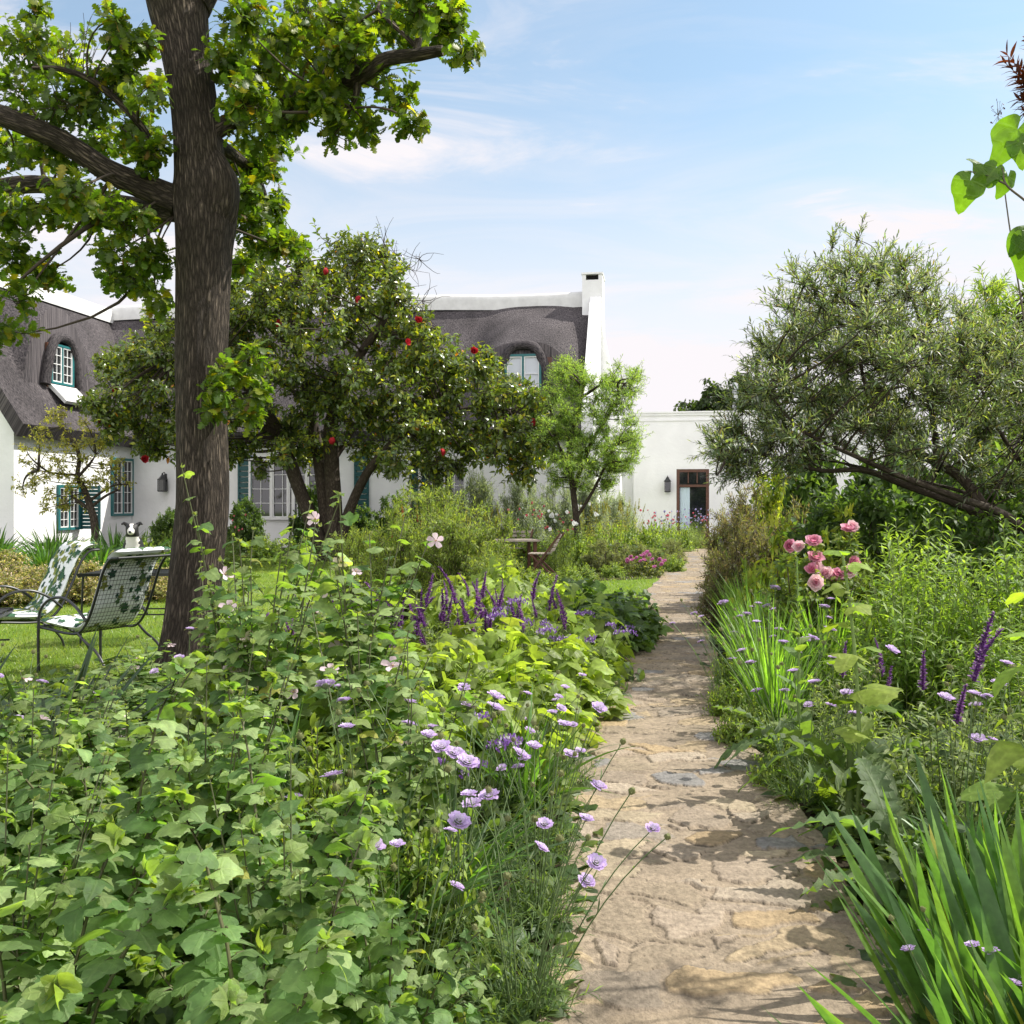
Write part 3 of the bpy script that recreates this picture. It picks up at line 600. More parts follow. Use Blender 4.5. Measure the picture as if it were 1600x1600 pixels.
def brow(mb, c, w, z0, z1, depth, ax, r=.17, n=26):
    """rounded thatch roll over a dormer; ax = horizontal direction of the opening width"""
    a = np.linspace(-1, 1, n); ax = np.asarray(ax, float)
    pts = np.asarray(c)+ax*(a*w)[:, None]*(1.0)+np.array([0, 0, 1.])*(z0+(z1-z0)*(1-np.abs(a)**3.2))[:, None]
    tube(mb, pts, r, 12, seed=0)
def casement(parent, name, c, ax, out, w, h, nx, ny, frame, sash, glass, arch=0., fr=.07, leaves=2, depth=.10):
    """window: frame mesh with children pane and sash bars; c = bottom centre"""
    c = np.asarray(c, float); ax = np.asarray(ax, float); out = np.asarray(out, float); up = np.array([0, 0, 1.]); R = np.stack([ax, out, up], 1)
    def at(a, o, z): return c+ax*a+out*o+up*z
    mb = MB()
    for sx in (-1, 1): box(mb, at(sx*(w/2-fr/2), 0, h/2), (fr, depth, h), R)
    box(mb, at(0, 0, h-fr/2), (w-2*fr-.004, depth-.006, fr), R); box(mb, at(0, 0, fr/2), (w-2*fr-.004, depth-.006, fr), R)
    if leaves == 2: box(mb, at(0, 0, h/2), (fr*.9, depth-.01, h-2*fr-.004), R)
    fo = mb.build(name, frame, parent, smooth=False)
    mb = MB(); box(mb, at(0, -.02, h/2), (w-2*fr, .012, h-2*fr), R); mb.build('pane', glass, fo, smooth=False)
    mb = MB(); lw = (w-2*fr-(fr*.9 if leaves == 2 else 0))/leaves; b = .032
    for k in range(leaves):
        x0 = -w/2+fr+k*(lw+fr*.9)+.004; x1 = x0+lw-.008; z0, z1 = fr+.004, h-fr-.004
        for xx in (x0+b/2, x1-b/2): box(mb, at(xx, .01, (z0+z1)/2), (b, .04, z1-z0), R)
        for z in (z0+b/2, z1-b/2): box(mb, at((x0+x1)/2, .01, z), (x1-x0-2*b-.002, .038, b), R)
        for i in range(1, nx): box(mb, at(x0+(x1-x0)*i/nx, .008, (z0+z1)/2), (.018, .03, z1-z0-2*b-.004), R)
        for i in range(1, ny): box(mb, at((x0+x1)/2, .008, z0+(z1-z0)*i/ny), (x1-x0-2*b-.004, .026, .018), R)
    mb.build('sash', sash, fo, smooth=False); return fo
def zroof(y): return RZ+(EZ-RZ)*((y-RY)/(EY-RY))
wz = ray_plane_y(820, 610, YL-.06)[2]
casement(house, 'dormer_window', (XD, YL-.02, wz-.1), (1, 0, 0), (0, -1, 0), 1.12, ray_plane_y(820, 553, YL-.06)[2]-wz+.1, 1, 2, M['teal'], M['wpaint'], M['paleglass'], fr=.065)
mb = MB(); brow(mb, (XD, YL+.02, 0), .86, ray_plane_y(820, 600, YL)[2]-.35, ray_plane_y(820, 545, YL)[2]+.12, 0, (1, 0, 0), .15); mb.build('dormer_brow', M['thatch'], house)
mb = MB(); box(mb, (XD, YL+.06, wz+.35), (1.75, .1, 1.3)); mb.build('dormer_face', M['brownwood'], house, smooth=False)
# side wing roof, facing the sunny side (+x) and the far side
def wing_roof():
    ny, ns = 220, 90
    y = np.linspace(GY-.25, 6.4, ny); s = np.linspace(0, 1, ns); Yv, S = np.meshgrid(y, s, indexing='ij')
    X = KX+3.35*S; Z = 8.0-(8.0-3.42)*S+.12*np.sin(np.pi*S)
    yd = ray_plane_x(102, 575, WX-.25)[1]; w = .85; xl = WX-.42
    hood = 7.75-.32*(X-KX)-.5*np.abs((Yv-yd)/w)**2.4
    Z = np.where(X < xl, smax(Z, hood, .25), Z)+.03*(fbm(Yv*1.3, S*6, 19)-.47)
    return np.stack([X, Yv, Z], -1), np.stack([Yv, S*5.6, S*0], -1), yd, xl
W, uw, YD, XL = wing_roof()
mb = MB(); sheet(mb, W, thick=(-.2, 0, -.32), uv=uw)
W2 = W.copy(); W2[..., 0] = 2*KX-W2[..., 0]; W2[..., 2] = 8.0-(8.0-3.42)*np.linspace(0, 1, 90)[None]; sheet(mb, W2[:, ::-1], thick=(.2, 0, -.32), uv=uw[:, ::-1])
mb.build('wing_roof', M['thatch'], house)
q0 = ray_plane_x(102, 603, XL+.1)[2]; q1 = ray_plane_x(102, 541, XL+.1)[2]
casement(house, 'wing_dormer_window', (XL+.09, YD-.05, q0), (0, -1, 0), (1, 0, 0), 1.05, q1-q0, 2, 4, M['teal'], M['wpaint'], M['glass'], fr=.06)
mb = MB(); box(mb, (XL+.02, YD, (q0+q1)/2-.05), (.08, 1.3, q1-q0+.1)); mb.build('dormer_face', M['brownwood'], house, smooth=False)
mb = MB(); brow(mb, (XL+.1, YD, 0), .80, q0-.05, q1+.22, 0, (0, 1, 0), .14); mb.build('dormer_brow', M['thatch'], house)
mb = MB(); bar(mb, (XL+.12, YD-.05, q0-.06), (XL+.62, YD-.05, q0-.55), 1.2, .10); mb.build('dormer_sill', M['cap'], house, smooth=False)
# cement ridge caps that dip over the thatch
def ridge(mb, pts, w=.55, h=.42):
    pts = np.asarray(pts, float); d = unit(np.gradient(pts, axis=0)); s = unit(np.cross(d, [0, 0, 1.]))
    a = np.linspace(0, np.pi, 9); ring = [pts+s*(np.cos(t)*w/2)+np.array([0, 0, 1.])*(np.sin(t)**.6*h*.55+.0) for t in a]
    ring = [pts+s*w/2-np.array([0, 0, .32])]+ring+[pts-s*w/2-np.array([0, 0, .32])]
    sheet(mb, np.stack(ring, 1))
mb = MB(); xr = np.linspace(KX-.2, xs0, 60); ridge(mb, np.column_stack([xr, np.full(60, RY), RZ+.10+.05*np.sin(xr*.7)])); mb.build('ridge_cap', M['cap'], house)
mb = MB(); yr = np.linspace(GY-.2, 3.4, 40); ridge(mb, np.column_stack([np.full(40, KX), yr, 8.07+.0*yr])); mb.build('wing_ridge_cap', M['cap'], house)
# ground floor windows, doors and shutters
def fwin(px, top, bot, w, nx, ny, name='window', fr='wpaint', leaves=2, glass='glass'):
    a = ray_plane_y(px, top, -.03); b = ray_plane_y(px, bot, -.03)
    return casement(house, name, (a[0], -.03, b[2]), (1, 0, 0), (0, -1, 0), w, a[2]-b[2], nx, ny, M[fr], M['wpaint'], M[glass], leaves=leaves)
fwin(692, 712, 806, 1.5, 2, 4); fwin(425, 716, 812, 1.5, 2, 4); fwin(480, 716, 812, 1.3, 2, 4)
mb = MB()
for px in (383, 565, 655): a = ray_plane_y(px, 712, -.03); box(mb, (a[0], -.035, (a[2]+.5)/2), (.20, .07, a[2]-.5))
for k, o in enumerate((383, 565, 655)):
    a = ray_plane_y(o, 712, -.03); mbs = MB(); 
    for z in np.linspace(.55, a[2]-.05, 14): box(mbs, (a[0], -.035, z), (.36, .05, (a[2]-.6)/14*.86))
    for sx in (-.2, .2): box(mbs, (a[0]+sx, -.035, (a[2]+.5)/2), (.06, .07, a[2]-.5))
    mbs.build('shutter', M['shutter'], house, smooth=False)
for (px, top, bot, w) in ((108, 758, 828, 1.0), (192, 716, 806, 1.2)):
    a = ray_plane_x(px, top, WX+.04); b = ray_plane_x(px, bot, WX+.04)
    casement(house, 'window', (WX+.02, a[1], b[2]), (0, -1, 0), (1, 0, 0), w, a[2]-b[2], 2, 5, M['teal'], M['wpaint'], M['glass'])
    mbs = MB(); 
    for z in np.linspace(b[2]+.06, a[2]-.06, 12): box(mbs, (WX+.34, a[1]+w/2+.05, z), (.5, .04, (a[2]-b[2])/12*.85))
    for sx in (.06, .62): box(mbs, (WX+sx, a[1]+w/2+.05, (a[2]+b[2])/2), (.06, .055, a[2]-b[2]))
    mbs.build('shutter', M['shutter'], house, smooth=False)

# ================================================================== FLAT ROOFED ANNEX
AY = 8.1
a0 = ray_plane_y(990, 700, AY)[0]; atop = ray_plane_y(1060, 643, AY)[2]
annex = thing('garden_annex', 'flat roofed white annex with moulded cornice and brown glazed door at the path end', 'building', HO+hx*a0+hy*AY, HR)
def A(px, py, dy=0.): p = ray_plane_y(px, py, AY+dy); return np.array([p[0]-a0, dy, p[2]])
dl, dr, dt = A(1057, 733)[0], A(1108, 733)[0], A(1080, 733)[2]
mb = MB()
def ab(x0, x1, y0, y1, z0, z1): box(mb, ((x0+x1)/2, (y0+y1)/2, (z0+z1)/2), (x1-x0, y1-y0, z1-z0))
ab(0, dl, 0, .3, 0, atop-.35); ab(dr, 9.0, 0, .3, 0, atop-.35); ab(dl, dr, 0, .3, dt, atop-.352)
ab(-3.2, -.002, .42, .7, 0, atop-.9); ab(0, .3, .302, 5.5, 0, atop-.37); ab(8.7, 9.0, .302, 5.5, 0, atop-.37); ab(.302, 8.698, 5.2, 5.5, 0, atop-.37)
ab(.302, 8.698, .302, 5.198, atop-.6, atop-.45)
mb.build('wall', M['white'], annex, smooth=False)
mb = MB(); ab(-.03, 9.03, -.035, 5.53, atop-.348, atop-.29); ab(-.0, 9.0, -.01, 5.5, atop-.288, atop-.15); ab(-.05, 9.05, -.06, 5.55, atop-.148, atop-.06); ab(-.09, 9.09, -.10, 5.59, atop-.058, atop)
mb.build('cornice', M['white'], annex, smooth=False)
mb = MB(); fr = .11; zt = A(1080, 759)[2]
for x in (dl+fr/2, dr-fr/2): box(mb, (x, .10, dt/2), (fr, .16, dt))
box(mb, ((dl+dr)/2, .10, dt-fr/2), (dr-dl-2*fr-.004, .158, fr)); box(mb, ((dl+dr)/2, .10, zt), (dr-dl-2*fr-.004, .15, .09)); box(mb, ((dl+dr)/2, .11, .2), (dr-dl-2*fr-.004, .10, .3))
door = mb.build('door_frame', M['brownwood'], annex, smooth=False)
mb = MB(); box(mb, ((dl+dr)/2, .13, dt/2), (dr-dl-.22, .012, dt-.2)); mb.build('pane', M['glass'], door, smooth=False)
for k in (1, 2): mb = MB(); box(mb, (dl+fr+(dr-dl-2*fr)*k/3, .10, (zt+dt)/2), (.04, .06, dt-zt-.2)); mb.build('transom_bar', M['brownwood'], door, smooth=False)
mb = MB(); xx = np.linspace(dl+fr+.02, dl+fr+.38, 30); zz2 = np.linspace(.36, zt-.06, 2); Vc = np.stack([np.repeat(xx[:, None], 2, 1), np.repeat(.108+.012*np.sin(xx*95)[:, None], 2, 1), np.repeat(zz2[None], 30, 0)], -1); sheet(mb, Vc, thick=(0, .006, 0))
mb.build('curtain', M['curtain'], door)
mb = MB(); fp = A(1149, 640, 2.2); tube(mb, [(fp[0], 2.2, atop-.5), (fp[0], 2.2, A(1149, 598, 2.2)[2])], .11, 16)
for z in (.25, .75): tube(mb, [(fp[0], 2.2, atop+z), (fp[0], 2.2, atop+z+.05)], .122, 16)
mb.build('flue_pipe', M['zinc'], annex)
def wall_lantern(loc, rz, label):
    t = thing('wall_lantern', label, 'lantern', loc, rz, None)
    mb = MB(); w = .20
    for sx in (-1, 1):
        for sy in (-1, 1): bar(mb, (sx*w/2, sy*w/2-.2, 0), (sx*w/2, sy*w/2-.2, .36), .022, .022)
    for z in (0, .36): 
        for s_ in (-1, 1): bar(mb, (-w/2-.015, s_*w/2-.2, z), (w/2+.015, s_*w/2-.2, z), .03, .026); bar(mb, (s_*w/2, -w/2-.2, z), (s_*w/2, w/2-.2, z), .03, .026)
    box(mb, (0, -.2, -.02), (w, w, .02)); tube(mb, [(0, -.2, .37), (0, -.2, .46), (0, -.2, .50)], [.15, .07, .05], 4); tube(mb, [(0, -.2, .50), (0, -.2, .56)], [.035, .02], 8)
    tube(mb, [(0, -.2, .53), (0, -.1, .58), (0, -.0, .50)], .014, 6, n=8); box(mb, (0, -.012, .42), (.09, .02, .24))
    mb.build('frame', M['iron'], t, smooth=False)
    mb = MB(); box(mb, (0, -.2, .18), (w-.03, w-.03, .33)); mb.build('pane', M['glass'], t, smooth=False)
    mb = MB(); tube(mb, [(0, -.2+.1, .03), (0, -.2+.1, .1)], .02, 8); 
    return t
la = A(1043, 768); p = HO+hx*(a0+la[0])+hy*AY; wall_lantern((p[0], p[1], la[2]), HR, 'black lantern on the white annex wall beside the brown door')
lb = ray_plane_y(259, 767, 0); p = HO+hx*lb[0]; wall_lantern((p[0], p[1], lb[2]), HR, 'black wall lantern with rust streak near the teal shuttered farmhouse windows')
# ================================================================== TREES
def nearest(pts, c):
    i = np.argmin(np.linalg.norm(pts-c, axis=1)); return pts[i]
def limbpts(p3, n=40): return catmull(p3, n)
def PX(lst): return np.array([P(*a) for a in lst])
def attach(mbW, limbs, centres, r0, r1, col, bend=.25, toward=None):
    """curved branches from the closest limb point to every clump"""
    L = np.concatenate(limbs); S = []
    for c in centres:
        d = np.linalg.norm(L-c, axis=1)+.6*np.maximum(L[:, 2]-c[2], 0)
        S.append(L[np.argmin(d)])
    S = np.array(S); E = np.array(centres); C = (S+E)/2+rng.normal(0, bend, S.shape)*np.linalg.norm(E-S, axis=1)[:, None]*.5
    ln = np.linalg.norm(E-S, axis=1); bez_tubes(mbW, S, C, E, np.clip(r0*ln, r1*1.6, r0*2.2), r1, 7, 5, col); return S
def clumps(mbL, mbW, centres, rad, n, lps, temps, size, col, alts, S=None, up=.25, **k):
    c = np.repeat(np.asarray(centres, float), n, 0); r = np.repeat(np.broadcast_to(rad, (len(centres),)), n)
    d = rdir(len(c)); d[:, 2] = d[:, 2]*.85+up*.3; E = c+d*(r*U(.12, 1.0, len(c))**.7)[:, None]
    St = c+rdir(len(c))*(.18*r)[:, None]; C = (St+E)/2+rng.normal(0, .15, E.shape)*r[:, None]
    shoots(mbL, mbW, St, C, E, lps, temps, size, col, alts, **k)
def in_poly(p, poly):
    x, y = p[:, 0], p[:, 1]; r = np.zeros(len(p), bool); n = len(poly)
    for i in range(n):
        x1, y1 = poly[i]; x2, y2 = poly[(i+1) % n]
        c = ((y1 > y) != (y2 > y)) & (x < (x2-x1)*(y-y1)/(y2-y1+1e-9)+x1); r ^= c
    return r
def fill(poly, n, d, thick, dens=None, minsep=0):
    poly = np.asarray(poly, float); out = []
    lo, hi = poly.min(0), poly.max(0)
    while len(out) < n:
        p = np.column_stack([U(lo[0], hi[0], 400), U(lo[1], hi[1], 400)]); p = p[in_poly(p, poly)]
        for a in p:
            if minsep and out and min(np.hypot(a[0]-b[0], a[1]-b[1]) for b in out[-60:]) < minsep*U(.3, 1): continue
            out.append(a)
            if len(out) >= n: break
    q = np.array(out); dd = d+rng.normal(0, thick, n)
    return np.array([P(a[0], a[1], z) for a, z in zip(q, dd)])
def rebase(o_list, base):
    for o in o_list:
        me = o.data; n = len(me.vertices); co = np.empty(n*3, np.float32); me.vertices.foreach_get('co', co)
        me.vertices.foreach_set('co', (co.reshape(-1, 3)-np.asarray(base, np.float32)).ravel()); me.update()

# ------------------------------------------------------------------ oak
OD = 7.4; ob = P(296, 1090, OD); ob[2] = 0
oak = thing('oak_tree', 'big oak with rough dark trunk and spreading lobed leafy limbs beside the lawn chairs', 'tree', ob)
tr = [(288, 1130, 168), (291, 1090, 132), (297, 1000, 99), (306, 900, 90), (316, 800, 90), (316, 700, 86), (315, 600, 85), (317, 500, 88), (319, 400, 92), (321, 345, 102), (319, 300, 108), (313, 262, 88), (305, 180, 80), (292, 90, 82), (282, 30, 96), (276, -20, 108)]
pts = np.array([P(a, b, OD) for a, b, w in tr]); rad = np.array([w*.90/2*OD/F_PX for a, b, w in tr])
mbT = MB(); tube(mbT, pts, rad, 40, n=120, rough=.10, seed=4)
trunk_line = catmull(pts, 80)
tube(mbT, [P(330, 235, 7.36), P(334, 268, 7.34), P(338, 295, 7.33), P(334, 330, 7.36), P(326, 385, 7.4)], [.06, .15, .178, .17, .10], 20, n=30, rough=.30, seed=9)
limbdef = [
 ([(276, 312, 7.35), (235, 296, 7.3), (170, 268, 7.15), (100, 222, 7.0), (40, 195, 6.9), (-60, 160, 6.8), (-220, 110, 6.6)], [44, 42, 36, 33, 33, 30, 20]),
 ([(280, 330, 7.45), (200, 322, 7.8), (130, 306, 8.0), (85, 290, 8.2), (20, 290, 8.3), (-80, 310, 8.5)], [36, 30, 26, 26, 28, 22]),
 ([(335, 205, 7.4), (365, 188, 7.4), (400, 172, 7.5), (470, 150, 7.4), (535, 130, 7.2), (572, 112, 7.05), (605, 92, 6.95), (650, 86, 6.9), (692, 79, 6.85)], [30, 26, 22, 22, 26, 28, 22, 20, 16]),
 ([(276, -10, 7.4), (225, -90, 7.3), (150, -190, 7.0), (40, -320, 6.6)], [80, 62, 50, 30]),
 ([(290, 0, 7.4), (340, -80, 7.5), (420, -180, 7.3), (560, -300, 7.0)], [80, 62, 50, 30]),
 ([(150, -190, 7.0), (60, -90, 6.6), (-20, -30, 6.4), (-120, 20, 6.2)], [40, 26, 18, 10]),
 ([(340, 225, 7.6), (385, 260, 8.2), (410, 300, 8.6), (420, 350, 8.8)], [22, 16, 12, 8]),
 ([(650, 86, 6.9), (655, 40, 6.9), (640, -10, 6.8), (620, -70, 6.8)], [13, 11, 9, 7]),
 ([(655, 78, 6.9), (632, 55, 6.9), (615, 40, 6.9), (590, 15, 6.95)], [9, 7, 6, 4]),
 ([(245, 240, 7.3), (215, 190, 7.1), (150, 130, 6.9), (95, 108, 6.8), (50, 106, 6.7)], [9, 11, 10, 8, 5]),
 ([(560, 118, 7.1), (556, 150, 7.1), (548, 170, 7.15)], [16, 9, 5]),
]
limbs = []
for pl, ws in limbdef:
    p = PX(pl); r = np.array(ws)/2*np.array([a[2] for a in pl])/F_PX; tube(mbT, p, r, 16, n=40, rough=.10, seed=int(ws[0])); limbs.append(catmull(p, 30))
oakc = [(40, 80, 60), (100, 92, 58), (30, 150, 60), (92, 165, 55), (150, 155, 46), (190, 118, 38), (20, 230, 50), (90, 240, 45), (200, 200, 48), (232, 150, 36), (150, 222, 48), (232, 240, 36), (60, 325, 52), (15, 340, 50), (20, 400, 46), (66, 428, 40), (30, 470, 36), (14, 525, 34), (112, 300, 42), (150, 330, 44), (196, 350, 44), (240, 330, 34), (178, 395, 32), (170, 430, 28), (212, 432, 36), (240, 405, 34), (246, 462, 24), (130, 345, 28), (178, 30, 26), (186, 58, 22), (232, 70, 16),
 (380, 38, 50), (350, 95, 42), (400, 118, 52), (440, 60, 46), (450, 130, 55), (500, 90, 55), (522, 40, 55), (562, 60, 50), (600, 28, 48), (650, 14, 44), (700, 22, 36), (690, 52, 34), (724, 82, 16), (560, 120, 46), (600, 122, 34), (540, 172, 42), (500, 160, 45), (524, 208, 24), (575, 205, 20), (644, 196, 19), (622, 150, 24), (450, 178, 42), (400, 200, 48), (372, 250, 34), (410, 262, 38), (428, 222, 40), (384, 300, 34), (420, 330, 32), (392, 360, 38), (436, 388, 34), (458, 372, 24), (380, 412, 26), (366, 330, 24), (640, 60, 34), (478, 20, 46), (380, 160, 44), (545, 90, 46), (470, 170, 40),
 (50, 20, 18), (-60, 80, 90), (-70, 250, 90), (-60, 400, 80), (-50, 520, 60), (380, -40, 50), (500, -50, 70), (640, -60, 70), (200, -80, 70), (60, -90, 80)]
cs = []; rs = []
for x, y, r in oakc:
    d = OD-.2+rng.normal(0, .45)
    if x < 260 and y > 300: d = 7.5+rng.normal(0, .4)
    if x > 330 and y > 220: d = 8.3+rng.normal(0, .25)
    cs.append(P(x, y, d)); rs.append(r*d/F_PX*1.02)
cs = np.array(cs); rs = np.array(rs)
mbL = MB(); attach(mbT, limbs, cs, .016, .005, (.05, .04, .03), bend=.4)
OAKALT = [((.15, .20, .015), .22), ((.24, .20, .02), .03), ((.16, .10, .02), .01)]
sm = rs < .17
for msk, n_, f_ in ((sm, 9, 1.5), (~sm, 20, 1.28)): clumps(mbL, mbT, cs[msk], rs[msk]*f_, n_, 9, OAKL, .112, (.070, .125, .016), OAKALT, ang=62, taper=.25, r0=.004, r1=.0015, stemcol=(.05, .042, .03), lo=.30, jit=.25, tumble=.6)
# shoots that spring straight from the trunk
sp = PX([(372, 585, 7.2), (345, 610, 7.05), (395, 620, 7.15), (330, 640, 7.1), (400, 560, 7.3), (385, 655, 7.2), (352, 575, 7.1)]); attach(mbT, [trunk_line], sp, .02, .004, (.06, .05, .03))
clumps(mbL, mbT, sp, .15, 8, 7, OAKL, .11, (.085, .15, .02), OAKALT, ang=62, taper=.2, r0=.003, r1=.0015, stemcol=(.06, .05, .03), lo=.3)
# bare twig ends
tw = PX([(130, 20, 7.0), (165, 5, 7), (110, 35, 7), (90, 65, 7), (190, 25, 7), (140, 45, 7), (225, 30, 7), (370, 10, 7.2), (365, -5, 7.2)]); attach(mbT, limbs, tw, .006, .0015, (.05, .04, .03), bend=.3)
t_ = mbT.build('trunk', M['bark'], oak); c_ = mbL.build('crown', M['oak'], oak); rebase([t_, c_], ob)

# ------------------------------------------------------------------ camellia
CD = 23.0; cb = G(505, 876); 
cam_t = thing('camellia_tree', 'broad dark glossy camellia tree with red blooms spreading in front of the farmhouse', 'tree', cb)
mbT = MB(); mbL = MB(); limbs = []
for pl, ws in (([(512, 885, CD), (500, 850, CD), (470, 770, CD), (440, 690, CD), (400, 620, CD-.3), (340, 560, CD-.8), (270, 560, CD-1)], [34, 30, 27, 26, 20, 14, 8]),
               ([(514, 885, CD+.2), (508, 800, CD+.2), (500, 730, CD+.2), (488, 660, CD+.3), (470, 560, CD), (450, 480, CD), (440, 420, CD)], [30, 26, 24, 22, 16, 11, 6]),
               ([(520, 885, CD), (522, 800, CD), (518, 720, CD), (520, 650, CD-.2), (560, 560, CD-.5), (600, 500, CD-.8), (620, 440, CD-.5)], [36, 32, 30, 26, 18, 12, 6]),
               ([(524, 880, CD-.2), (545, 800, CD-.2), (580, 730, CD-.4), (640, 670, CD-.8), (720, 640, CD-1), (800, 640, CD-1)], [24, 20, 16, 11, 8, 5]),
               ([(520, 720, CD), (580, 640, CD+.8), (680, 580, CD+.8), (760, 560, CD+.5)], [12, 10, 8, 5]),
               ([(470, 560, CD), (380, 480, CD+.5), (300, 470, CD+.5)], [10, 8, 4])):
    p = PX(pl); tube(mbT, p, np.array(ws)*.82/2*CD/F_PX, 12, n=40, rough=.10, seed=len(pl)); limbs.append(catmull(p, 30))
cpoly = [(140, 650), (165, 560), (230, 520), (290, 480), (350, 440), (390, 400), (450, 380), (530, 365), (590, 372), (620, 430), (640, 480), (700, 535), (755, 555), (800, 600), (840, 620), (856, 670), (855, 720), (800, 745), (740, 735), (680, 752), (600, 740), (570, 725), (450, 715), (380, 745), (330, 720), (240, 715), (170, 700)]
cc = fill(cpoly, 350, CD-.4, 1.25, minsep=24)
attach(mbT, limbs, cc, .014, .009, (.035, .028, .02))
CAMALT = [((.22, .27, .025), .15), ((.30, .27, .02), .03), ((.40, .15, .02), .006), ((.11, .17, .03), .28)]
clumps(mbL, mbT, cc, U(.45, .80, len(cc)), 15, 10, OVATE_LO, .165, (.080, .130, .032), CAMALT, ang=58, taper=.15, r0=.010, r1=.004, stemcol=(.06, .05, .04), lo=.3, jit=.3)
# twiggy bare tops
tw = PX([(640, 420, CD), (655, 405, CD), (620, 400, CD), (660, 470, CD), (650, 485, CD), (660, 490, CD-.3), (600, 380, CD), (300, 500, CD), (250, 530, CD), (280, 520, CD), (610, 420, CD), (590, 400, CD), (630, 450, CD), (220, 560, CD-1), (270, 590, CD-1)])
attach(mbT, limbs+[cc], tw, .012, .006, (.08, .07, .06), bend=.5)
st = np.repeat(tw, 9, 0); e = st+rdir(len(st))*U(.2, .8, len(st))[:, None]; bez_tubes(mbT, st, (st+e)/2+rng.normal(0, .12, e.shape), e, .010, .004, 4, 3, (.08, .07, .06))
t_ = mbT.build('trunk', M['bark2'], cam_t); c_ = mbL.build('crown', M['gloss'], cam_t); rebase([t_, c_], cb)
def bloom_mesh(name, rad, cin, cout, layers=((9, 1.0, 75), (8, .8, 50), (6, .55, 28), (4, .35, 12)), temps=None, jit=.1):
    mb = MB()
    for n, s, tilt in layers:
        a = np.arange(n)*2*np.pi/n+U(0, 6.28); tl = np.radians(tilt)
        ax = np.column_stack([np.cos(a)*np.sin(tl), np.sin(a)*np.sin(tl), np.full(n, np.cos(tl))])
        up = np.column_stack([-np.cos(a)*np.cos(tl), -np.sin(a)*np.cos(tl), np.full(n, np.sin(tl))])
        f = (s-.3)/.7; c = np.asarray(cin)*(1-f)+np.asarray(cout)*f
        scatter(mb, temps or ROSEP, np.zeros((n, 3))-np.array([0, 0, .15*rad]), ax, up, s*rad*U(.9, 1.1, n), cols(n, c, (), jit))
    return mb.mesh(name, M['petal'])
red = [bloom_mesh('red_bloom', .105, (.36, .016, .022), (.42, .02, .03)) for _ in range(2)]
for k, (x, y) in enumerate([(182, 608), (155, 657), (225, 718), (438, 506), (512, 425), (402, 622), (522, 690), (635, 535), (653, 502), (740, 549), (556, 466), (695, 706), (830, 660)]):
    o = link('flower', red[k % 2], cam_t); o.location = P(x, y, CD-1.9-U(0, .5))-cb; o.rotation_euler = (math.radians(90)+U(-.6, .6), U(-.5, .5), U(0, 6))

# ------------------------------------------------------------------ narrow leaved tree over the border
WD = 9.3; wb = np.array([6.6, 9.6, 0])
ol = thing('narrow_leaved_tree', 'grey green narrow leaved tree with branches fanning low over the flower border', 'tree', wb)
mbT = MB(); mbL = MB(); limbs = []
for pl, ws in (([(1830, 1005, 9.6), (1760, 930, 9.6), (1660, 860, 9.6), (1600, 826, 9.5), (1540, 808, 9.4), (1490, 785, 9.3), (1420, 760, 9.3), (1350, 735, 9.2), (1280, 735, 9.1), (1200, 712, 9.0), (1140, 705, 8.9)], [60, 52, 40, 30, 26, 22, 18, 14, 10, 7, 4]),
               ([(1540, 808, 9.4), (1528, 780, 9.4), (1500, 745, 9.5), (1450, 716, 9.6), (1400, 690, 9.7), (1340, 650, 9.8), (1290, 622, 9.8), (1230, 590, 9.8)], [30, 28, 25, 22, 17, 12, 9, 5]),
               ([(1600, 826, 9.5), (1560, 800, 9.2), (1490, 775, 8.9), (1410, 745, 8.7), (1330, 710, 8.6), (1250, 670, 8.5), (1190, 600, 8.5)], [24, 20, 16, 13, 10, 7, 4]),
               ([(1465, 724, 9.6), (1462, 690, 9.6), (1455, 640, 9.7), (1450, 600, 9.7), (1446, 540, 9.7), (1430, 480, 9.7), (1400, 410, 9.6)], [20, 17, 13, 11, 9, 7, 4]),
               ([(1400, 690, 9.7), (1370, 640, 9.9), (1350, 590, 10), (1330, 520, 10), (1310, 440, 10)], [11, 10, 8, 6, 4]),
               ([(1380, 680, 9.7), (1370, 660, 9.4), (1345, 570, 9.3), (1350, 480, 9.2), (1370, 400, 9.2)], [10, 9, 7, 5, 3]),
               ([(1660, 860, 9.6), (1640, 780, 9.9), (1600, 730, 10), (1560, 670, 10), (1530, 600, 10)], [24, 18, 14, 10, 6]),
               ([(1600, 826, 9.5), (1520, 775, 9.9), (1440, 752, 10.2), (1380, 740, 10.3)], [12, 10, 8, 5])):
    p = PX(pl); tube(mbT, p, np.array(ws)*.64/2*WD/F_PX, 10, n=50, rough=.10, seed=len(pl)); limbs.append(catmull(p, 40))
wpoly = [(1115, 700), (1160, 640), (1180, 570), (1225, 505), (1225, 465), (1285, 425), (1345, 405), (1430, 415), (1455, 450), (1490, 485), (1560, 520), (1650, 560), (1680, 700), (1640, 800), (1560, 770), (1460, 730), (1400, 715), (1320, 715), (1250, 735), (1150, 745)]
cc = fill(wpoly, 360, WD+.1, .75, minsep=18)
extra = PX([(1165, 610, 9), (1115, 690, 9), (1130, 720, 9), (1190, 535, 9.2), (1215, 470, 9.4), (1240, 430, 9.4), (1300, 385, 9.5), (1340, 375, 9.5)])
attach(mbT, limbs, np.concatenate([cc, extra]), .010, .003, (.055, .035, .022))
OLALT = [((.22, .26, .18), .28), ((.19, .25, .06), .20), ((.22, .17, .07), .03)]
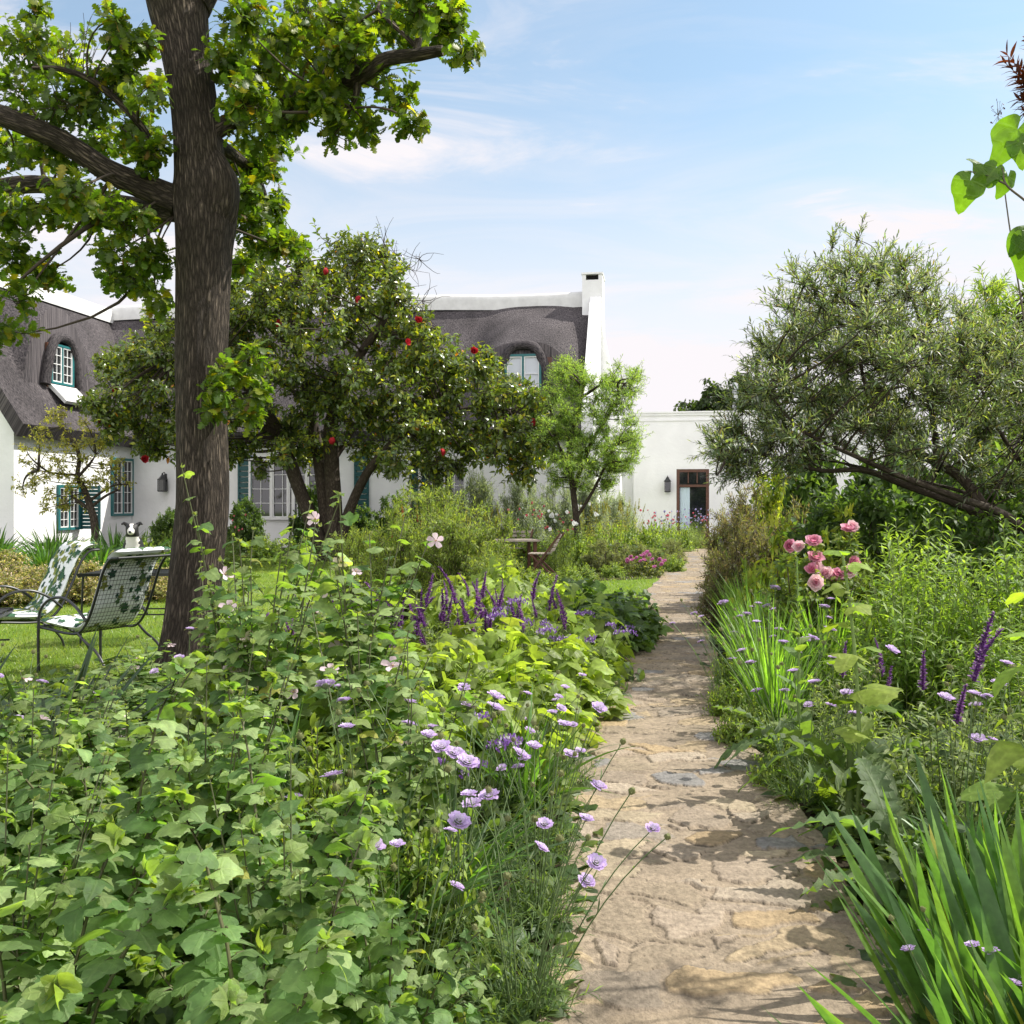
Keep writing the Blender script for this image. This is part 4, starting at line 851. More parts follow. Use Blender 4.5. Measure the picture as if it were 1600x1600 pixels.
def outward(centres, rad, n, lps, lift, **k):
    c = np.repeat(centres, n, 0); r = rad*U(.5, 1.2, len(c)); o = unit(c-np.array([4.6, 9.8, 1.0])); d = unit(o*.6+rdir(len(c))*.75+np.array([0, 0, lift]))
    S = c-d*(r*.3)[:, None]; E = c+d*r[:, None]; C = (S+E)/2+rng.normal(0, .1, S.shape)*r[:, None]
    shoots(mbL, mbT, S, C, E, lps, LANCE_LO, .088, (.110, .170, .075), OLALT, ang=38, taper=.25, r0=.004, r1=.0015, stemcol=(.07, .05, .03), lo=.15, jit=.25, **k)
outward(cc, .31, 11, 15, .12); outward(extra, .22, 5, 12, .5)
t_ = mbT.build('trunk', M['bark2'], ol); c_ = mbL.build('crown', M['olive'], ol); rebase([t_, c_], wb)

# ------------------------------------------------------------------ generic trees
def tree(name, label, cat, base, trunkdefs, poly, n, d, thick, rad, per, lps, temps, size, col, alts, leafmat, barkcol=(.07, .06, .04), r_att=.02, bark='bark2', minsep=0, **k):
    base = np.asarray(base, float); t = thing(name, label, cat, base); mbT = MB(); mbL = MB(); limbs = []
    for pl, ws in trunkdefs:
        p = PX(pl); tube(mbT, p, np.array(ws)/2*d/F_PX, 10, n=30, rough=.08, seed=len(pl)); limbs.append(catmull(p, 30))
    cc = fill(poly, n, d, thick, minsep=minsep); attach(mbT, limbs, cc, r_att, .006, barkcol)
    clumps(mbL, mbT, cc, rad*U(.7, 1.2, n), per, lps, temps, size, col, alts, stemcol=barkcol, **k)
    a = mbT.build('trunk', M[bark], t); b = mbL.build('crown', M[leafmat], t); rebase([a, b], base); return t
GD = 20.5
tree('ornamental_tree', 'slender light green young tree rising from the far flower bed before the annex', 'tree', P(905, 785+2100/GD, GD),
     [([(905, 888, GD), (903, 840, GD), (897, 780, GD), (892, 740, GD), (890, 690, GD), (905, 640, GD), (915, 590, GD)], [13, 11, 10, 9, 7, 5, 3]),
      ([(896, 770, GD), (905, 740, GD), (925, 690, GD), (950, 650, GD), (975, 600, GD)], [8, 7, 6, 5, 3]), ([(900, 810, GD), (925, 770, GD), (940, 740, GD), (965, 690, GD)], [6, 5, 4, 3]), ([(891, 730, GD), (870, 690, GD), (860, 640, GD)], [6, 5, 3])],
     [(850, 730), (842, 650), (858, 600), (880, 560), (905, 565), (925, 600), (955, 585), (985, 562), (1000, 580), (990, 640), (1000, 690), (985, 735), (960, 770), (915, 760), (870, 770)], 230, GD, .65, .36, 16, 11, LANCE_LO, .09, (.175, .31, .055), [((.26, .40, .07), .3)], 'leaf', ang=45, taper=.3, r0=.004, r1=.002, lo=.2, up=.8)
YD_ = 21.0
tree('crab_apple_tree', 'small sparse yellow green tree standing before the sunlit farmhouse wing', 'tree', P(150, 785+2100/YD_, YD_),
     [([(152, 886, YD_), (148, 820, YD_), (142, 795, YD_), (132, 765, YD_), (121, 745, YD_), (124, 715, YD_), (115, 690, YD_), (95, 665, YD_), (85, 650, YD_)], [13, 12, 11, 9, 7, 6, 5, 4, 2]),
      ([(143, 798, YD_), (125, 785, YD_), (112, 775, YD_)], [6, 5, 3]), ([(145, 790, YD_), (165, 775, YD_), (185, 765, YD_)], [5, 4, 3]), ([(140, 783, YD_), (160, 768, YD_), (180, 758, YD_), (200, 757, YD_)], [5, 4, 3, 2]), ([(122, 745, YD_), (140, 725, YD_), (150, 710, YD_)], [5, 4, 2]), ([(120, 742, YD_), (90, 740, YD_), (60, 735, YD_)], [4, 3, 2])],
     [(25, 745), (40, 690), (60, 655), (70, 640), (110, 632), (150, 670), (165, 700), (200, 730), (220, 745), (200, 765), (150, 760), (120, 790), (80, 800), (30, 770)], 60, YD_, .5, .34, 7, 8, OVATE_LO, .085, (.27, .30, .06), [((.36, .33, .07), .3), ((.16, .20, .04), .2)], 'leaf', ang=55, taper=.2, r0=.004, r1=.002, lo=.2, minsep=12)
tree('garden_tree', 'bright green leafy tree showing behind the grey green narrow leaved tree', 'tree', (8.2, 14.0, 0),
     [([(1680, 935, 14), (1650, 800, 14), (1600, 700, 14), (1560, 600, 14), (1540, 520, 14)], [40, 34, 28, 18, 10])],
     [(1480, 520), (1520, 455), (1580, 435), (1650, 400), (1760, 450), (1760, 700), (1640, 780), (1520, 740), (1490, 640)], 130, 14, .7, .5, 14, 11, LANCE_LO, .15, (.13, .23, .035), [((.22, .32, .05), .3)], 'leaf', ang=45, taper=.3, r0=.005, r1=.002, lo=.2, up=.8)
for k, (x0, x1, d, ytop, lab) in enumerate([(1040, 1220, 58, 585, 'dark drooping tree rising behind the flat annex roof'), (1190, 1420, 55, 600, 'tall dark tree behind the annex, beyond the grey metal flue'), (-330, -60, 60, 470, 'far dark tree behind the thatched wing of the farmhouse')]):
    xm = (x0+x1)/2; b = P(xm, 785+2100/d, d)
    tree('background_tree', lab, 'tree', b, [([(xm, 785+2100/d, d), (xm+3, 700, d), (xm, ytop+40, d)], [14, 10, 5])],
         [(x0, 690), (x0+25, ytop+55), (xm-12, ytop+14), (xm+10, ytop), (x1-30, ytop+10), (x1, 650), (x1, 760), (x0, 760)], 110, d, 1.4, 1.3, 14, 9, OVATE_LO, .42, (.035, .065, .016), [((.06, .10, .02), .3)], 'leaf', ang=60, taper=.2, r0=.02, r1=.01, lo=.2, up=-1.2, droop=.5)
# ================================================================== FURNITURE AND DOG
M['fabric'] = plain('printed_cotton', (.78, .80, .78), .85, .2, attr=True, bump=.15, bscale=300, bdist=.001)
def ivy(n_=5):
    th = np.linspace(0, 2*np.pi, 26)[:-1]; r = .80+.26*np.cos(th*5)*np.where(np.cos(th) > -.6, 1, .4); return np.column_stack([r*np.cos(th), r*np.sin(th)])
def cushion(mb, prof, w, th, seed, n_print):
    r = np.random.default_rng(seed); s = np.linspace(0, 1, 48); C = catmull(prof, 48); Tn = unit(np.gradient(C, axis=0)); Nn = np.column_stack([Tn[:, 1], -Tn[:, 0]])
    v = np.linspace(-1, 1, 13)
    def surf(si, vi, side):
        c = np.array([np.interp(si, s, C[:, 0]), np.interp(si, s, C[:, 1])]); n = np.array([np.interp(si, s, Nn[:, 0]), np.interp(si, s, Nn[:, 1])]); n = n/np.linalg.norm(n)
        e = (1-abs(vi)**6)*(1-abs(2*si-1)**14); tuft = .012*np.sin(si*np.pi*7)**2
        o = th*(.5+side*(.5*max(e, 0)**.5))-tuft*side*e; return np.array([c[0]+n[0]*o, vi*w/2, c[1]+n[1]*o])
    for side in (-1, 1):
        V = np.array([[surf(a, b, side) for b in v] for a in s]); sheet(mb, V if side > 0 else V[:, ::-1], col=(.76, .79, .78))
    iv = ivy()
    for k in range(n_print):
        u0, v0 = r.uniform(.02, .98), r.uniform(-.95, .95); side = 1 if r.random() < .72 else -1; R = r.uniform(.018, .045); a = r.uniform(0, 6.28); L = np.linalg.norm(np.diff(C, axis=0), axis=1).sum()
        q = iv@np.array([[math.cos(a), -math.sin(a)], [math.sin(a), math.cos(a)]])*R
        ring = np.array([surf(np.clip(u0+p[0]/L, 0, 1), np.clip(v0+p[1]/(w/2), -1, 1), side) for p in q]); cen = surf(u0, v0, side)
        n = np.cross(ring[0]-cen, ring[6]-cen); n = n/(np.linalg.norm(n)+1e-9); ref = surf(u0, v0, 1)-surf(u0, v0, -1); n = n*np.sign(n@ref)*side
        ring = ring+n*.003; cen = cen+n*.004; m = len(ring)
        col = [(.045, .11, .06), (.08, .15, .06), (.22, .25, .06), (.03, .075, .05)][r.integers(4)]
        mb.add(np.vstack([ring, cen]), t=np.array([[i, (i+1) % m, m] for i in range(m)]), col=col)
def lawn_chair(loc, rz, label, seed):
    t = thing('lawn_chair', label, 'garden chair', loc, rz, 'metal garden chairs with ivy print cushions'); w = .56
    prof = np.array([[.54, .375], [.40, .365], [.18, .345], [.03, .36], [-.08, .47], [-.17, .66], [-.25, .85], [-.33, .95], [-.42, .965]])
    C = catmull(prof, 60); mb = MB()
    for sy in (-1, 1): tube(mb, np.column_stack([C[:, 0], np.full(60, sy*w/2), C[:, 1]]), .011, 8)
    for k in (0, 59): tube(mb, [(C[k, 0], -w/2, C[k, 1]), (C[k, 0], w/2, C[k, 1])], .011, 8)
    mb.build('frame', M['iron'], t)
    mb = MB(); n2 = 44; C2 = catmull(prof, n2)
    for y in np.linspace(-w/2+.03, w/2-.03, 16): tube(mb, np.column_stack([C2[:, 0], np.full(n2, y), C2[:, 1]+.002]), .0019, 4)
    for i in range(1, n2-1): tube(mb, [(C2[i, 0], -w/2, C2[i, 1]), (C2[i, 0], w/2, C2[i, 1])], .0018, 4)
    mb.build('wire_mesh', M['iron'], t)
    for sy in (-1, 1):
        y = sy*(w/2+.02); mb = MB()
        tube(mb, [(.50, y, .02), (.50, y, .37), (.47, y, .52), (.36, y, .61), (.20, y, .63), (.05, y, .57), (-.08, y, .46)], .012, 8, n=40); mb.build('armrest', M['iron'], t)
        mb = MB(); tube(mb, [(.02, y, .36), (-.06, y, .30), (-.20, y, .22), (-.30, y, .10), (-.33, y, .0)], .011, 8, n=26); mb.build('leg', M['iron'], t)
        mb = MB(); tube(mb, [(.50, y, .05), (.50, y, .0)], .014, 8); mb.build('foot', M['iron'], t)
    mb = MB(); cushion(mb, prof[:, :]+np.array([0, .012]), w-.04, .075, seed, 330); mb.build('cushion', M['fabric'], t)
    return t
lawn_chair((-3.30, 7.9, 0), math.radians(152), 'ivy cushioned metal chair seen from behind, next to the oak trunk', 5)
lawn_chair((-4.30, 8.75, 0), math.radians(226), 'ivy cushioned metal chair facing us, further from the oak trunk', 8)
def metal_table(loc, rz, w, d, h, label, cross=False):
    t = thing('slatted_table', label, 'table', loc, rz, 'slatted metal tables among the lawn chairs'); mb = MB()
    for y in np.linspace(-d/2+.02, d/2-.02, 11): box(mb, (0, y, h-.008), (w-.04, .026, .012))
    for sy in (-1, 1): box(mb, (0, sy*d/2, h-.01), (w, .02, .03)); box(mb, (sy*(w/2-.01), 0, h-.028), (.02, d-.022, .022))
    mb.build('tabletop', M['iron'], t, smooth=False)
    for sx in (-1, 1):
        for sy in (-1, 1):
            mb = MB()
            if cross: tube(mb, [(sx*w*.42, sy*d*.44, h-.03), (-sx*w*.36, sy*d*.44+.012*sx, 0)], .011, 8)
            else: tube(mb, [(sx*w*.46, sy*d*.44, h-.03), (sx*w*.48, sy*d*.46, 0)], .011, 8)
            mb.build('leg', M['iron'], t)
    for sy in (-1, 1): mb = MB(); bar(mb, (-w*.46, sy*d*.445, h*.42), (w*.46, sy*d*.445, h*.42), .014, .014); mb.build('stretcher', M['iron'], t, smooth=False)
    return t
metal_table((-3.78, 9.72, 0), .06, .98, .60, .70, 'slatted black metal table that the dog sits on, behind the cushioned chairs')
metal_table((-4.62, 8.15, 0), .25, .60, .45, .47, 'low slatted black metal table with crossed legs before the facing chair', True)
# border collie sitting on the table
def dog(loc, rz):
    t = thing('dog', 'black and white border collie sitting upright on the slatted metal table', 'dog', loc, rz)
    J = {'hip': (-.12, 0, .11, .105), 'belly': (-.05, 0, .19, .095), 'chest': (.045, 0, .275, .088), 'neck': (.075, 0, .345, .058), 'skull': (.095, 0, .415, .062), 'brow': (.125, 0, .415, .048), 'muz': (.165, 0, .392, .030), 'nose': (.195, 0, .388, .021),
         'tail1': (-.21, .0, .04, .035), 'tail2': (-.30, .06, .025, .030), 'tail3': (-.36, .13, .022, .014)}
    E = [('hip', 'belly'), ('belly', 'chest'), ('chest', 'neck'), ('neck', 'skull'), ('skull', 'brow'), ('brow', 'muz'), ('muz', 'nose'), ('hip', 'tail1'), ('tail1', 'tail2'), ('tail2', 'tail3')]
    for s, n in ((1, 'l'), (-1, 'r')):
        J.update({n+'sh': (.055, s*.055, .225, .045), n+'el': (.045, s*.062, .13, .030), n+'wr': (.075, s*.058, .055, .021), n+'fp': (.08, s*.058, .016, .022), n+'ft': (.115, s*.058, .012, .018),
                  n+'th': (-.07, s*.095, .10, .062), n+'kn': (.03, s*.115, .09, .040), n+'hk': (-.04, s*.115, .026, .024), n+'hp': (.04, s*.118, .014, .021), n+'ht': (.085, s*.118, .012, .017),
                  n+'er': (.085, s*.042, .455, .024), n+'em': (.082, s*.075, .478, .016), n+'et': (.105, s*.095, .462, .008)})
        E += [('chest', n+'sh'), (n+'sh', n+'el'), (n+'el', n+'wr'), (n+'wr', n+'fp'), (n+'fp', n+'ft'), ('hip', n+'th'), (n+'th', n+'kn'), (n+'kn', n+'hk'), (n+'hk', n+'hp'), (n+'hp', n+'ht'), ('skull', n+'er'), (n+'er', n+'em'), (n+'em', n+'et')]
    ks = list(J); me = bpy.data.meshes.new('body'); me.from_pydata([J[k][:3] for k in ks], [(ks.index(a), ks.index(b)) for a, b in E], [])
    o = link('body', me, t); sk = o.modifiers.new('skin', 'SKIN'); sk.use_smooth_shade = True
    for i, k in enumerate(ks): me.skin_vertices[0].data[i].radius = (J[k][3], J[k][3]); me.skin_vertices[0].data[i].use_root = (k == 'hip')
    sb = o.modifiers.new('sub', 'SUBSURF'); sb.levels = 2; sb.render_levels = 2
    m, tr, out = mat_base('collie_coat'); tcd = N(tr, 'ShaderNodeTexCoord'); sp_ = N(tr, 'ShaderNodeSeparateXYZ'); tr.links.new(tcd.outputs['Object'], sp_.inputs[0])
    def mth(op, a, b=None, c=None):
        n = N(tr, 'ShaderNodeMath', operation=op)
        for i, v in enumerate((a, b, c)):
            if v is None: continue
            if isinstance(v, (int, float)): n.inputs[i].default_value = v
            else: tr.links.new(v, n.inputs[i])
        return n.outputs[0]
    x, y, z = sp_.outputs; ay = mth('ABSOLUTE', y)
    nz = N(tr, 'ShaderNodeTexNoise', i_Scale=28.0, i_Detail=4.0); tr.links.new(tcd.outputs['Object'], nz.inputs[0]); j = mth('MULTIPLY_ADD', nz.outputs[0], .05, -.025)
    ay = mth('ADD', ay, j)
    bib = mth('MULTIPLY', mth('LESS_THAN', ay, .062), mth('MULTIPLY', mth('GREATER_THAN', mth('ADD', x, j), .045), mth('LESS_THAN', z, .345)))
    blaze = mth('MULTIPLY', mth('LESS_THAN', ay, .016), mth('MULTIPLY', mth('GREATER_THAN', z, .37), mth('GREATER_THAN', x, .11)))
    muz = mth('MULTIPLY', mth('GREATER_THAN', x, .155), mth('MULTIPLY', mth('GREATER_THAN', z, .36), mth('LESS_THAN', x, .203)))
    paws = mth('MULTIPLY', mth('LESS_THAN', z, .12), mth('GREATER_THAN', x, .03))
    w_ = mth('MAXIMUM', mth('MAXIMUM', bib, blaze), mth('MAXIMUM', muz, paws))
    c = N(tr, 'ShaderNodeMix', data_type='RGBA'); c.inputs[6].default_value = (.012, .011, .011, 1); c.inputs[7].default_value = (.74, .72, .66, 1); tr.links.new(w_, c.inputs[0])
    bs = N(tr, 'ShaderNodeBsdfPrincipled', i_Roughness=.6); tr.links.new(c.outputs[2], bs.inputs['Base Color']); b = N(tr, 'ShaderNodeBump', i_Strength=.5, i_Distance=.01); tr.links.new(nz.outputs[0], b.inputs['Height']); tr.links.new(b.outputs[0], bs.inputs['Normal']); tr.links.new(bs.outputs[0], out.inputs[0])
    me.materials.append(m)
    for nm, pts, r_, mt in (('nose', [(.208, 0, .394), (.220, 0, .394)], [.013, .008], M['iron']), ('eye', [(.150, .026, .425), (.160, .028, .425)], [.008, .004], M['glass']), ('eye', [(.150, -.026, .425), (.160, -.028, .425)], [.008, .004], M['glass'])):
        mb = MB(); tube(mb, pts, r_, 8); mb.build(nm, mt, t)
    return t
d_ = dog((-3.79, 9.62, .70), math.radians(-78)); d_.scale = (1.04, 1.04, 1.04)
# weathered timber table and folding chairs in the far bed
def wood_chair(loc, rz, label):
    t = thing('folding_chair', label, 'garden chair', loc, rz, 'weathered wooden folding chairs'); w = .42
    mb = MB()
    for k, z in enumerate((.50, .585, .67, .755)): box(mb, (-.20-.04*k, 0, z), (.018, w, .062), Matrix.Rotation(-.42, 3, 'Y'))
    mb.build('backrest', M['greywood'], t, smooth=False)
    mb = MB()
    for x in np.linspace(-.12, .22, 6): box(mb, (x, 0, .43), (.052, w, .018))
    mb.build('seat', M['greywood'], t, smooth=False)
    for sy in (-1, 1):
        mb = MB(); bar(mb, (-.38, sy*(w/2+.02), .82), (.24, sy*(w/2+.02), 0), .022, .036); mb.build('leg', M['brownwood'], t, smooth=False)
        mb = MB(); bar(mb, (.20, sy*(w/2-.01), .42), (-.24, sy*(w/2-.01), 0), .022, .036); mb.build('leg', M['brownwood'], t, smooth=False)
    return t
def Wxy(px, d): return ((px-800)*d/F_PX, d, 0)
wood_chair(Wxy(848, 18.3), math.radians(168), 'grey slatted folding chair beside the lilies at the outer end of the timber table')
wood_chair(Wxy(742, 19.2), math.radians(20), 'dark folding chair half hidden by feathery shrubs at the inner end of the timber table')
wood_chair(Wxy(808, 20.6), math.radians(250), 'folding chair standing on the house side of the timber table')
t = thing('timber_table', 'weathered grey timber garden table among the far flower beds', 'table', Wxy(792, 18.8), .18)
mb = MB()
for y in np.linspace(-.36, .36, 7): box(mb, (0, y, .66), (1.15, .105, .03))
mb.build('tabletop', M['greywood'], t, smooth=False)
for sx in (-1, 1):
    for sy in (-1, 1): mb = MB(); box(mb, (sx*.5, sy*.3, .322), (.06, .06, .644)); mb.build('leg', M['brownwood'], t, smooth=False)
# ================================================================== PLANT KINDS
def variants(n, f): return Kind([f(i) for i in range(n)])
def rootmesh(name, mbS, mbL, leafmat, stem='stem', leafname='foliage'):
    r = thing(name)
    if mbS is not None and mbS.n: mbS.build('stems', M[stem], r)
    if mbL is not None and mbL.n: mbL.build(leafname, M[leafmat], r)
    return r
MALC = (.148, .262, .072); MALALT = [((.25, .37, .12), .33), ((.09, .18, .045), .25), ((.30, .34, .06), .008)]
# --- flowers
def scab_mesh(seed, rad=.030):
    mb = MB()
    for n, R0, sz, tilt, c in ((11, .55, .62, 82, (.64, .49, .76)), (11, .45, .50, 66, (.70, .57, .80)), (12, .28, .40, 45, (.75, .66, .82)), (10, .12, .30, 20, (.80, .74, .83))):
        a = np.arange(n)*2*np.pi/n+U(0, 6); tl = np.radians(tilt+rng.normal(0, 8, n)); ax = np.column_stack([np.cos(a)*np.sin(tl), np.sin(a)*np.sin(tl), np.cos(tl)])
        p = np.column_stack([np.cos(a)*R0*rad, np.sin(a)*R0*rad, np.full(n, rad*(.32-R0*.3))]); up = np.column_stack([-np.cos(a)*np.cos(tl), -np.sin(a)*np.cos(tl), np.sin(tl)])
        for k in (-1, 0, 1):
            rot = k*.42; ax2 = np.column_stack([ax[:, 0]*math.cos(rot)-ax[:, 1]*math.sin(rot), ax[:, 0]*math.sin(rot)+ax[:, 1]*math.cos(rot), ax[:, 2]])
            scatter(mb, FLORET, p, ax2, up, sz*rad*U(.85, 1.15, n)*(1 if k else 1.1), cols(n, c, (), .08))
    tube(mb, [(0, 0, -rad*.35), (0, 0, -.05*rad), (0, 0, rad*.25)], [rad*.12, rad*.5, rad*.3], 10, col=(.16, .20, .10))
    return mb.mesh('flower_head', M['petal'])
SCAB = [scab_mesh(i) for i in range(3)]
def seed_mesh():
    mb = MB(); d = rdir(70); d = d[d[:, 2] > -.5]; scatter(mb, LINEAR, d*.006, d, rdir(len(d)), .009, cols(len(d), (.30, .30, .14), [((.34, .24, .12), .3)])); tube(mb, [(0, 0, -.009), (0, 0, 0), (0, 0, .009)], [.004, .010, .005], 10, col=(.22, .24, .10)); return mb.mesh('seed_head', M['petal'])
SEED = seed_mesh()
def malflower(seed):
    mb = MB(); n = 5; a = np.arange(n)*2*np.pi/n+.3; tl = np.radians(U(50, 70)); ax = np.column_stack([np.cos(a)*np.sin(tl), np.sin(a)*np.sin(tl), np.full(n, np.cos(tl))]); up = np.column_stack([-np.cos(a)*np.cos(tl), -np.sin(a)*np.cos(tl), np.full(n, np.sin(tl))])
    scatter(mb, PETAL, ax*.003, ax, up, .045*U(.9, 1.1, n), cols(n, (.80, .62, .70), (), .05)); tube(mb, [(0, 0, 0), (0, 0, .018)], [.004, .003], 6, col=(.7, .55, .3)); tube(mb, [(0, 0, -.004), (0, 0, .004)], [.004, .006], 8, col=(.45, .06, .12))
    tube(mb, [(0, 0, -.012), (0, 0, -.002)], [.004, .009], 8, col=(.15, .22, .07)); return mb.mesh('flower', M['petal'])
MALF = [malflower(i) for i in range(3)]
def spike_mesh(name, L, rad, c1, c2, n=110, bend=.1, temps=None, tl=1.0):
    mb = MB(); t = U(0, 1, n)**.9; a = U(0, 6.28, n); r = rad*(1-.6*t)
    t = np.round(t*16)/16+rng.normal(0, .01, n); p = np.column_stack([bend*L*t**2, np.zeros(n), L*t]); d = np.column_stack([np.cos(a), np.sin(a), U(-.1, .8, n)])
    scatter(mb, temps or FLORET, p, d, (0, 0, 1), r*U(.8, 1.3, n), cols(n, c1, [(c2, .35)], .2)); tt = np.linspace(0, 1, 8); tube(mb, np.column_stack([bend*L*tt**2, tt*0, L*tt]), np.linspace(.35, .12, 8)*rad, 6, col=np.asarray(c1)*.6)
    return mb.mesh(name, M['petal'])
PURP = [spike_mesh('flower_spike', .22, .026, (.20, .065, .28), (.40, .22, .42), n=170, bend=b) for b in (.05, .25, .45)]
SALMON = [spike_mesh('flower_spike', .28, .035, (.55, .12, .06), (.60, .25, .12), 90)]
WHEAT = [spike_mesh('flower_spike', .22, .030, (.46, .44, .08), (.36, .42, .08), 90, .1)]
STAT = None
def statice():
    mb = MB(); n = 60; p = np.column_stack([U(-.07, .07, n), U(-.025, .025, n), U(0, .02, n)]); p[:, 2] += .02-4*p[:, 0]**2
    scatter(mb, FLORET, p, unit(rdir(n)+np.array([0, 0, 1.2])), rdir(n), .014, cols(n, (.24, .12, .40), [((.60, .52, .66), .18)])); return mb.mesh('flower_head', M['petal'])
STAT = statice()
_RL = ((9, 1.0, 92), (9, .86, 72), (8, .66, 50), (6, .46, 30), (4, .30, 12))
PINKR = [bloom_mesh('rose', .050, (.70, .18, .34), (.82, .46, .56), _RL), bloom_mesh('rose', .047, (.74, .26, .40), (.86, .66, .68), _RL), bloom_mesh('rose', .042, (.68, .15, .32), (.80, .38, .50), _RL)]
MAG = [bloom_mesh('flower', .05, (.50, .10, .30), (.62, .26, .46)) for _ in range(2)]
CORAL = [bloom_mesh('flower', .036, (.62, .08, .12), (.68, .18, .22), ((7, 1, 65), (5, .6, 30)))]
WHITEF = [bloom_mesh('flower', .07, (.80, .80, .72), (.84, .84, .82), ((6, 1, 60), (5, .6, 30)))]
LILAC = [bloom_mesh('flower', .03, (.40, .34, .62), (.55, .50, .74), ((7, 1, 75), (5, .6, 40)))]
def heads(root, name, meshes, pos, dirs, sc=(.85, 1.15)):
    for k, (p, d) in enumerate(zip(pos, dirs)):
        o = link(name, meshes[k % len(meshes)], root); o.location = p; o.rotation_euler = Vector(d).to_track_quat('Z', 'Y').to_euler(); s = U(*sc); o.scale = (s, s, s)
# --- builders
def b_mallow(i):
    mbS, mbL = MB(), MB(); E = bush(mbL, mbS, (.50, .50, .92), 27, 18, PALM, .082, MALC, pw=.25, zvar=.24, alts=MALALT, spread=.25, arch=.8, petiole=.65, ang=72, lo=.22, taper=.6, r0=.007, r1=.003, stemcol=(.10, .10, .045), upw=1.0, tumble=.65)
    # young leaf tufts at the tips
    n = len(E); c = np.repeat(E, 6, 0); d = unit(rdir(len(c))+np.array([0, 0, 1.0])); scatter(mbL, PALM_LO, c+d*.01, d, rdir(len(c))+np.array([0, 0, .8]), U(.02, .05, len(c)), cols(len(c), (.19, .29, .07)))
    return rootmesh('tree_mallow', mbS, mbL, 'mallow')
K_MAL = variants(4, b_mallow)
def b_mallow_tall(i, nf=5):
    mbS, mbL = MB(), MB(); n = 9; E = np.column_stack([U(-.3, .5, n), U(-.3, .3, n), U(1.0, 1.7, n)]); S = np.column_stack([U(-.08, .08, n), U(-.08, .08, n), np.full(n, -.02)]); C = S*.6+E*.4+np.array([0, 0, .1])
    kw = dict(petiole=.7, ang=65, taper=.55, stemcol=(.10, .11, .05), upw=.9, tumble=.7)
    shoots(mbL, mbS, S, C, E, 15, PALM, .105, (.15, .24, .06), MALALT, lo=.12, r0=.008, r1=.003, **kw)
    # side shoots
    t = U(.35, .8, n*2); Sx, Tn = bez(np.repeat(S, 2, 0), np.repeat(C, 2, 0), np.repeat(E, 2, 0), t[:, None]); Sx = Sx[:, 0]; Ex = Sx+unit(rdir(len(Sx))*[1, 1, .3]+np.array([0, 0, 1.1]))*U(.15, .35, len(Sx))[:, None]
    shoots(mbL, mbS, Sx, (Sx+Ex)/2+np.array([.02, 0, -.03]), Ex, 6, PALM_LO, .08, (.16, .25, .06), MALALT, lo=.2, r0=.004, r1=.002, **kw)
    tips = np.vstack([E, Ex]); c = np.repeat(tips, 5, 0); d = unit(rdir(len(c))+np.array([0, 0, 1.2])); scatter(mbL, OVATE_LO, c, d, rdir(len(c)), U(.018, .035, len(c)), cols(len(c), (.22, .28, .09)))
    r = rootmesh('tall_mallow', mbS, mbL, 'mallow')
    k = rng.permutation(len(tips))[:nf]
    if nf: heads(r, 'flower', MALF, tips[k]-np.array([0, 0, .06])+rdir(nf)*.04, unit(rdir(nf)*.6+np.array([.2, -.9, .4])))
    return r
K_TALL = variants(3, b_mallow_tall); K_SLIM = variants(2, lambda i: b_mallow_tall(i, 0))
def wiry(mbS, n, spread, h, lean=(0, 0), r=.0016, col=(.11, .16, .06), fork=1):
    a = U(0, 6.28, n); q = U(.2, 1, n)**.6*spread; E = np.column_stack([np.cos(a)*q+lean[0]*U(.4, 1, n), np.sin(a)*q+lean[1]*U(.4, 1, n), h*U(.62, 1.05, n)]); S = np.column_stack([E[:, 0]*.18, E[:, 1]*.18, np.zeros(n)]); C = S*.5+E*.5+np.column_stack([-E[:, :2]*.12, np.full(n, .12*h)])
    bez_tubes(mbS, S, C, E, r*1.5, r, 7, 4, col); return S, C, E
def b_scab(i):
    mbS, mbL = MB(), MB()
    bush(mbL, mbS, (.27, .27, .34), 60, 16, LINEAR, .055, (.085, .16, .035), pw=.35, alts=[((.14, .22, .04), .25)], spread=.35, arch=.6, ang=45, lo=.1, taper=.2, r0=.0018, r1=.001, stemcol=(.10, .16, .05), whorl=2)
    S, C, E = wiry(mbS, 13, .34, .66, lean=((.10, -.12), (-.08, -.10), (.12, .0), (0, -.15))[i % 4])
    shoots(mbL, None, S, C, E, 5, LINEAR, .06, (.09, .16, .04), lo=.15, ang=45)
    r = rootmesh('scabious', mbS, mbL, 'leaf'); _, T = bez(S, C, E, np.array([1.0])); d = unit(T[:, 0]*.5+np.array([0, -.25, .8])+rdir(13)*.25)
    heads(r, 'flower_head', SCAB, E[:6], d[:6], (.62, 1.0)); heads(r, 'seed_head', [SEED], E[6:], d[6:], (.8, 1.2)); return r
K_SCAB = variants(4, b_scab)
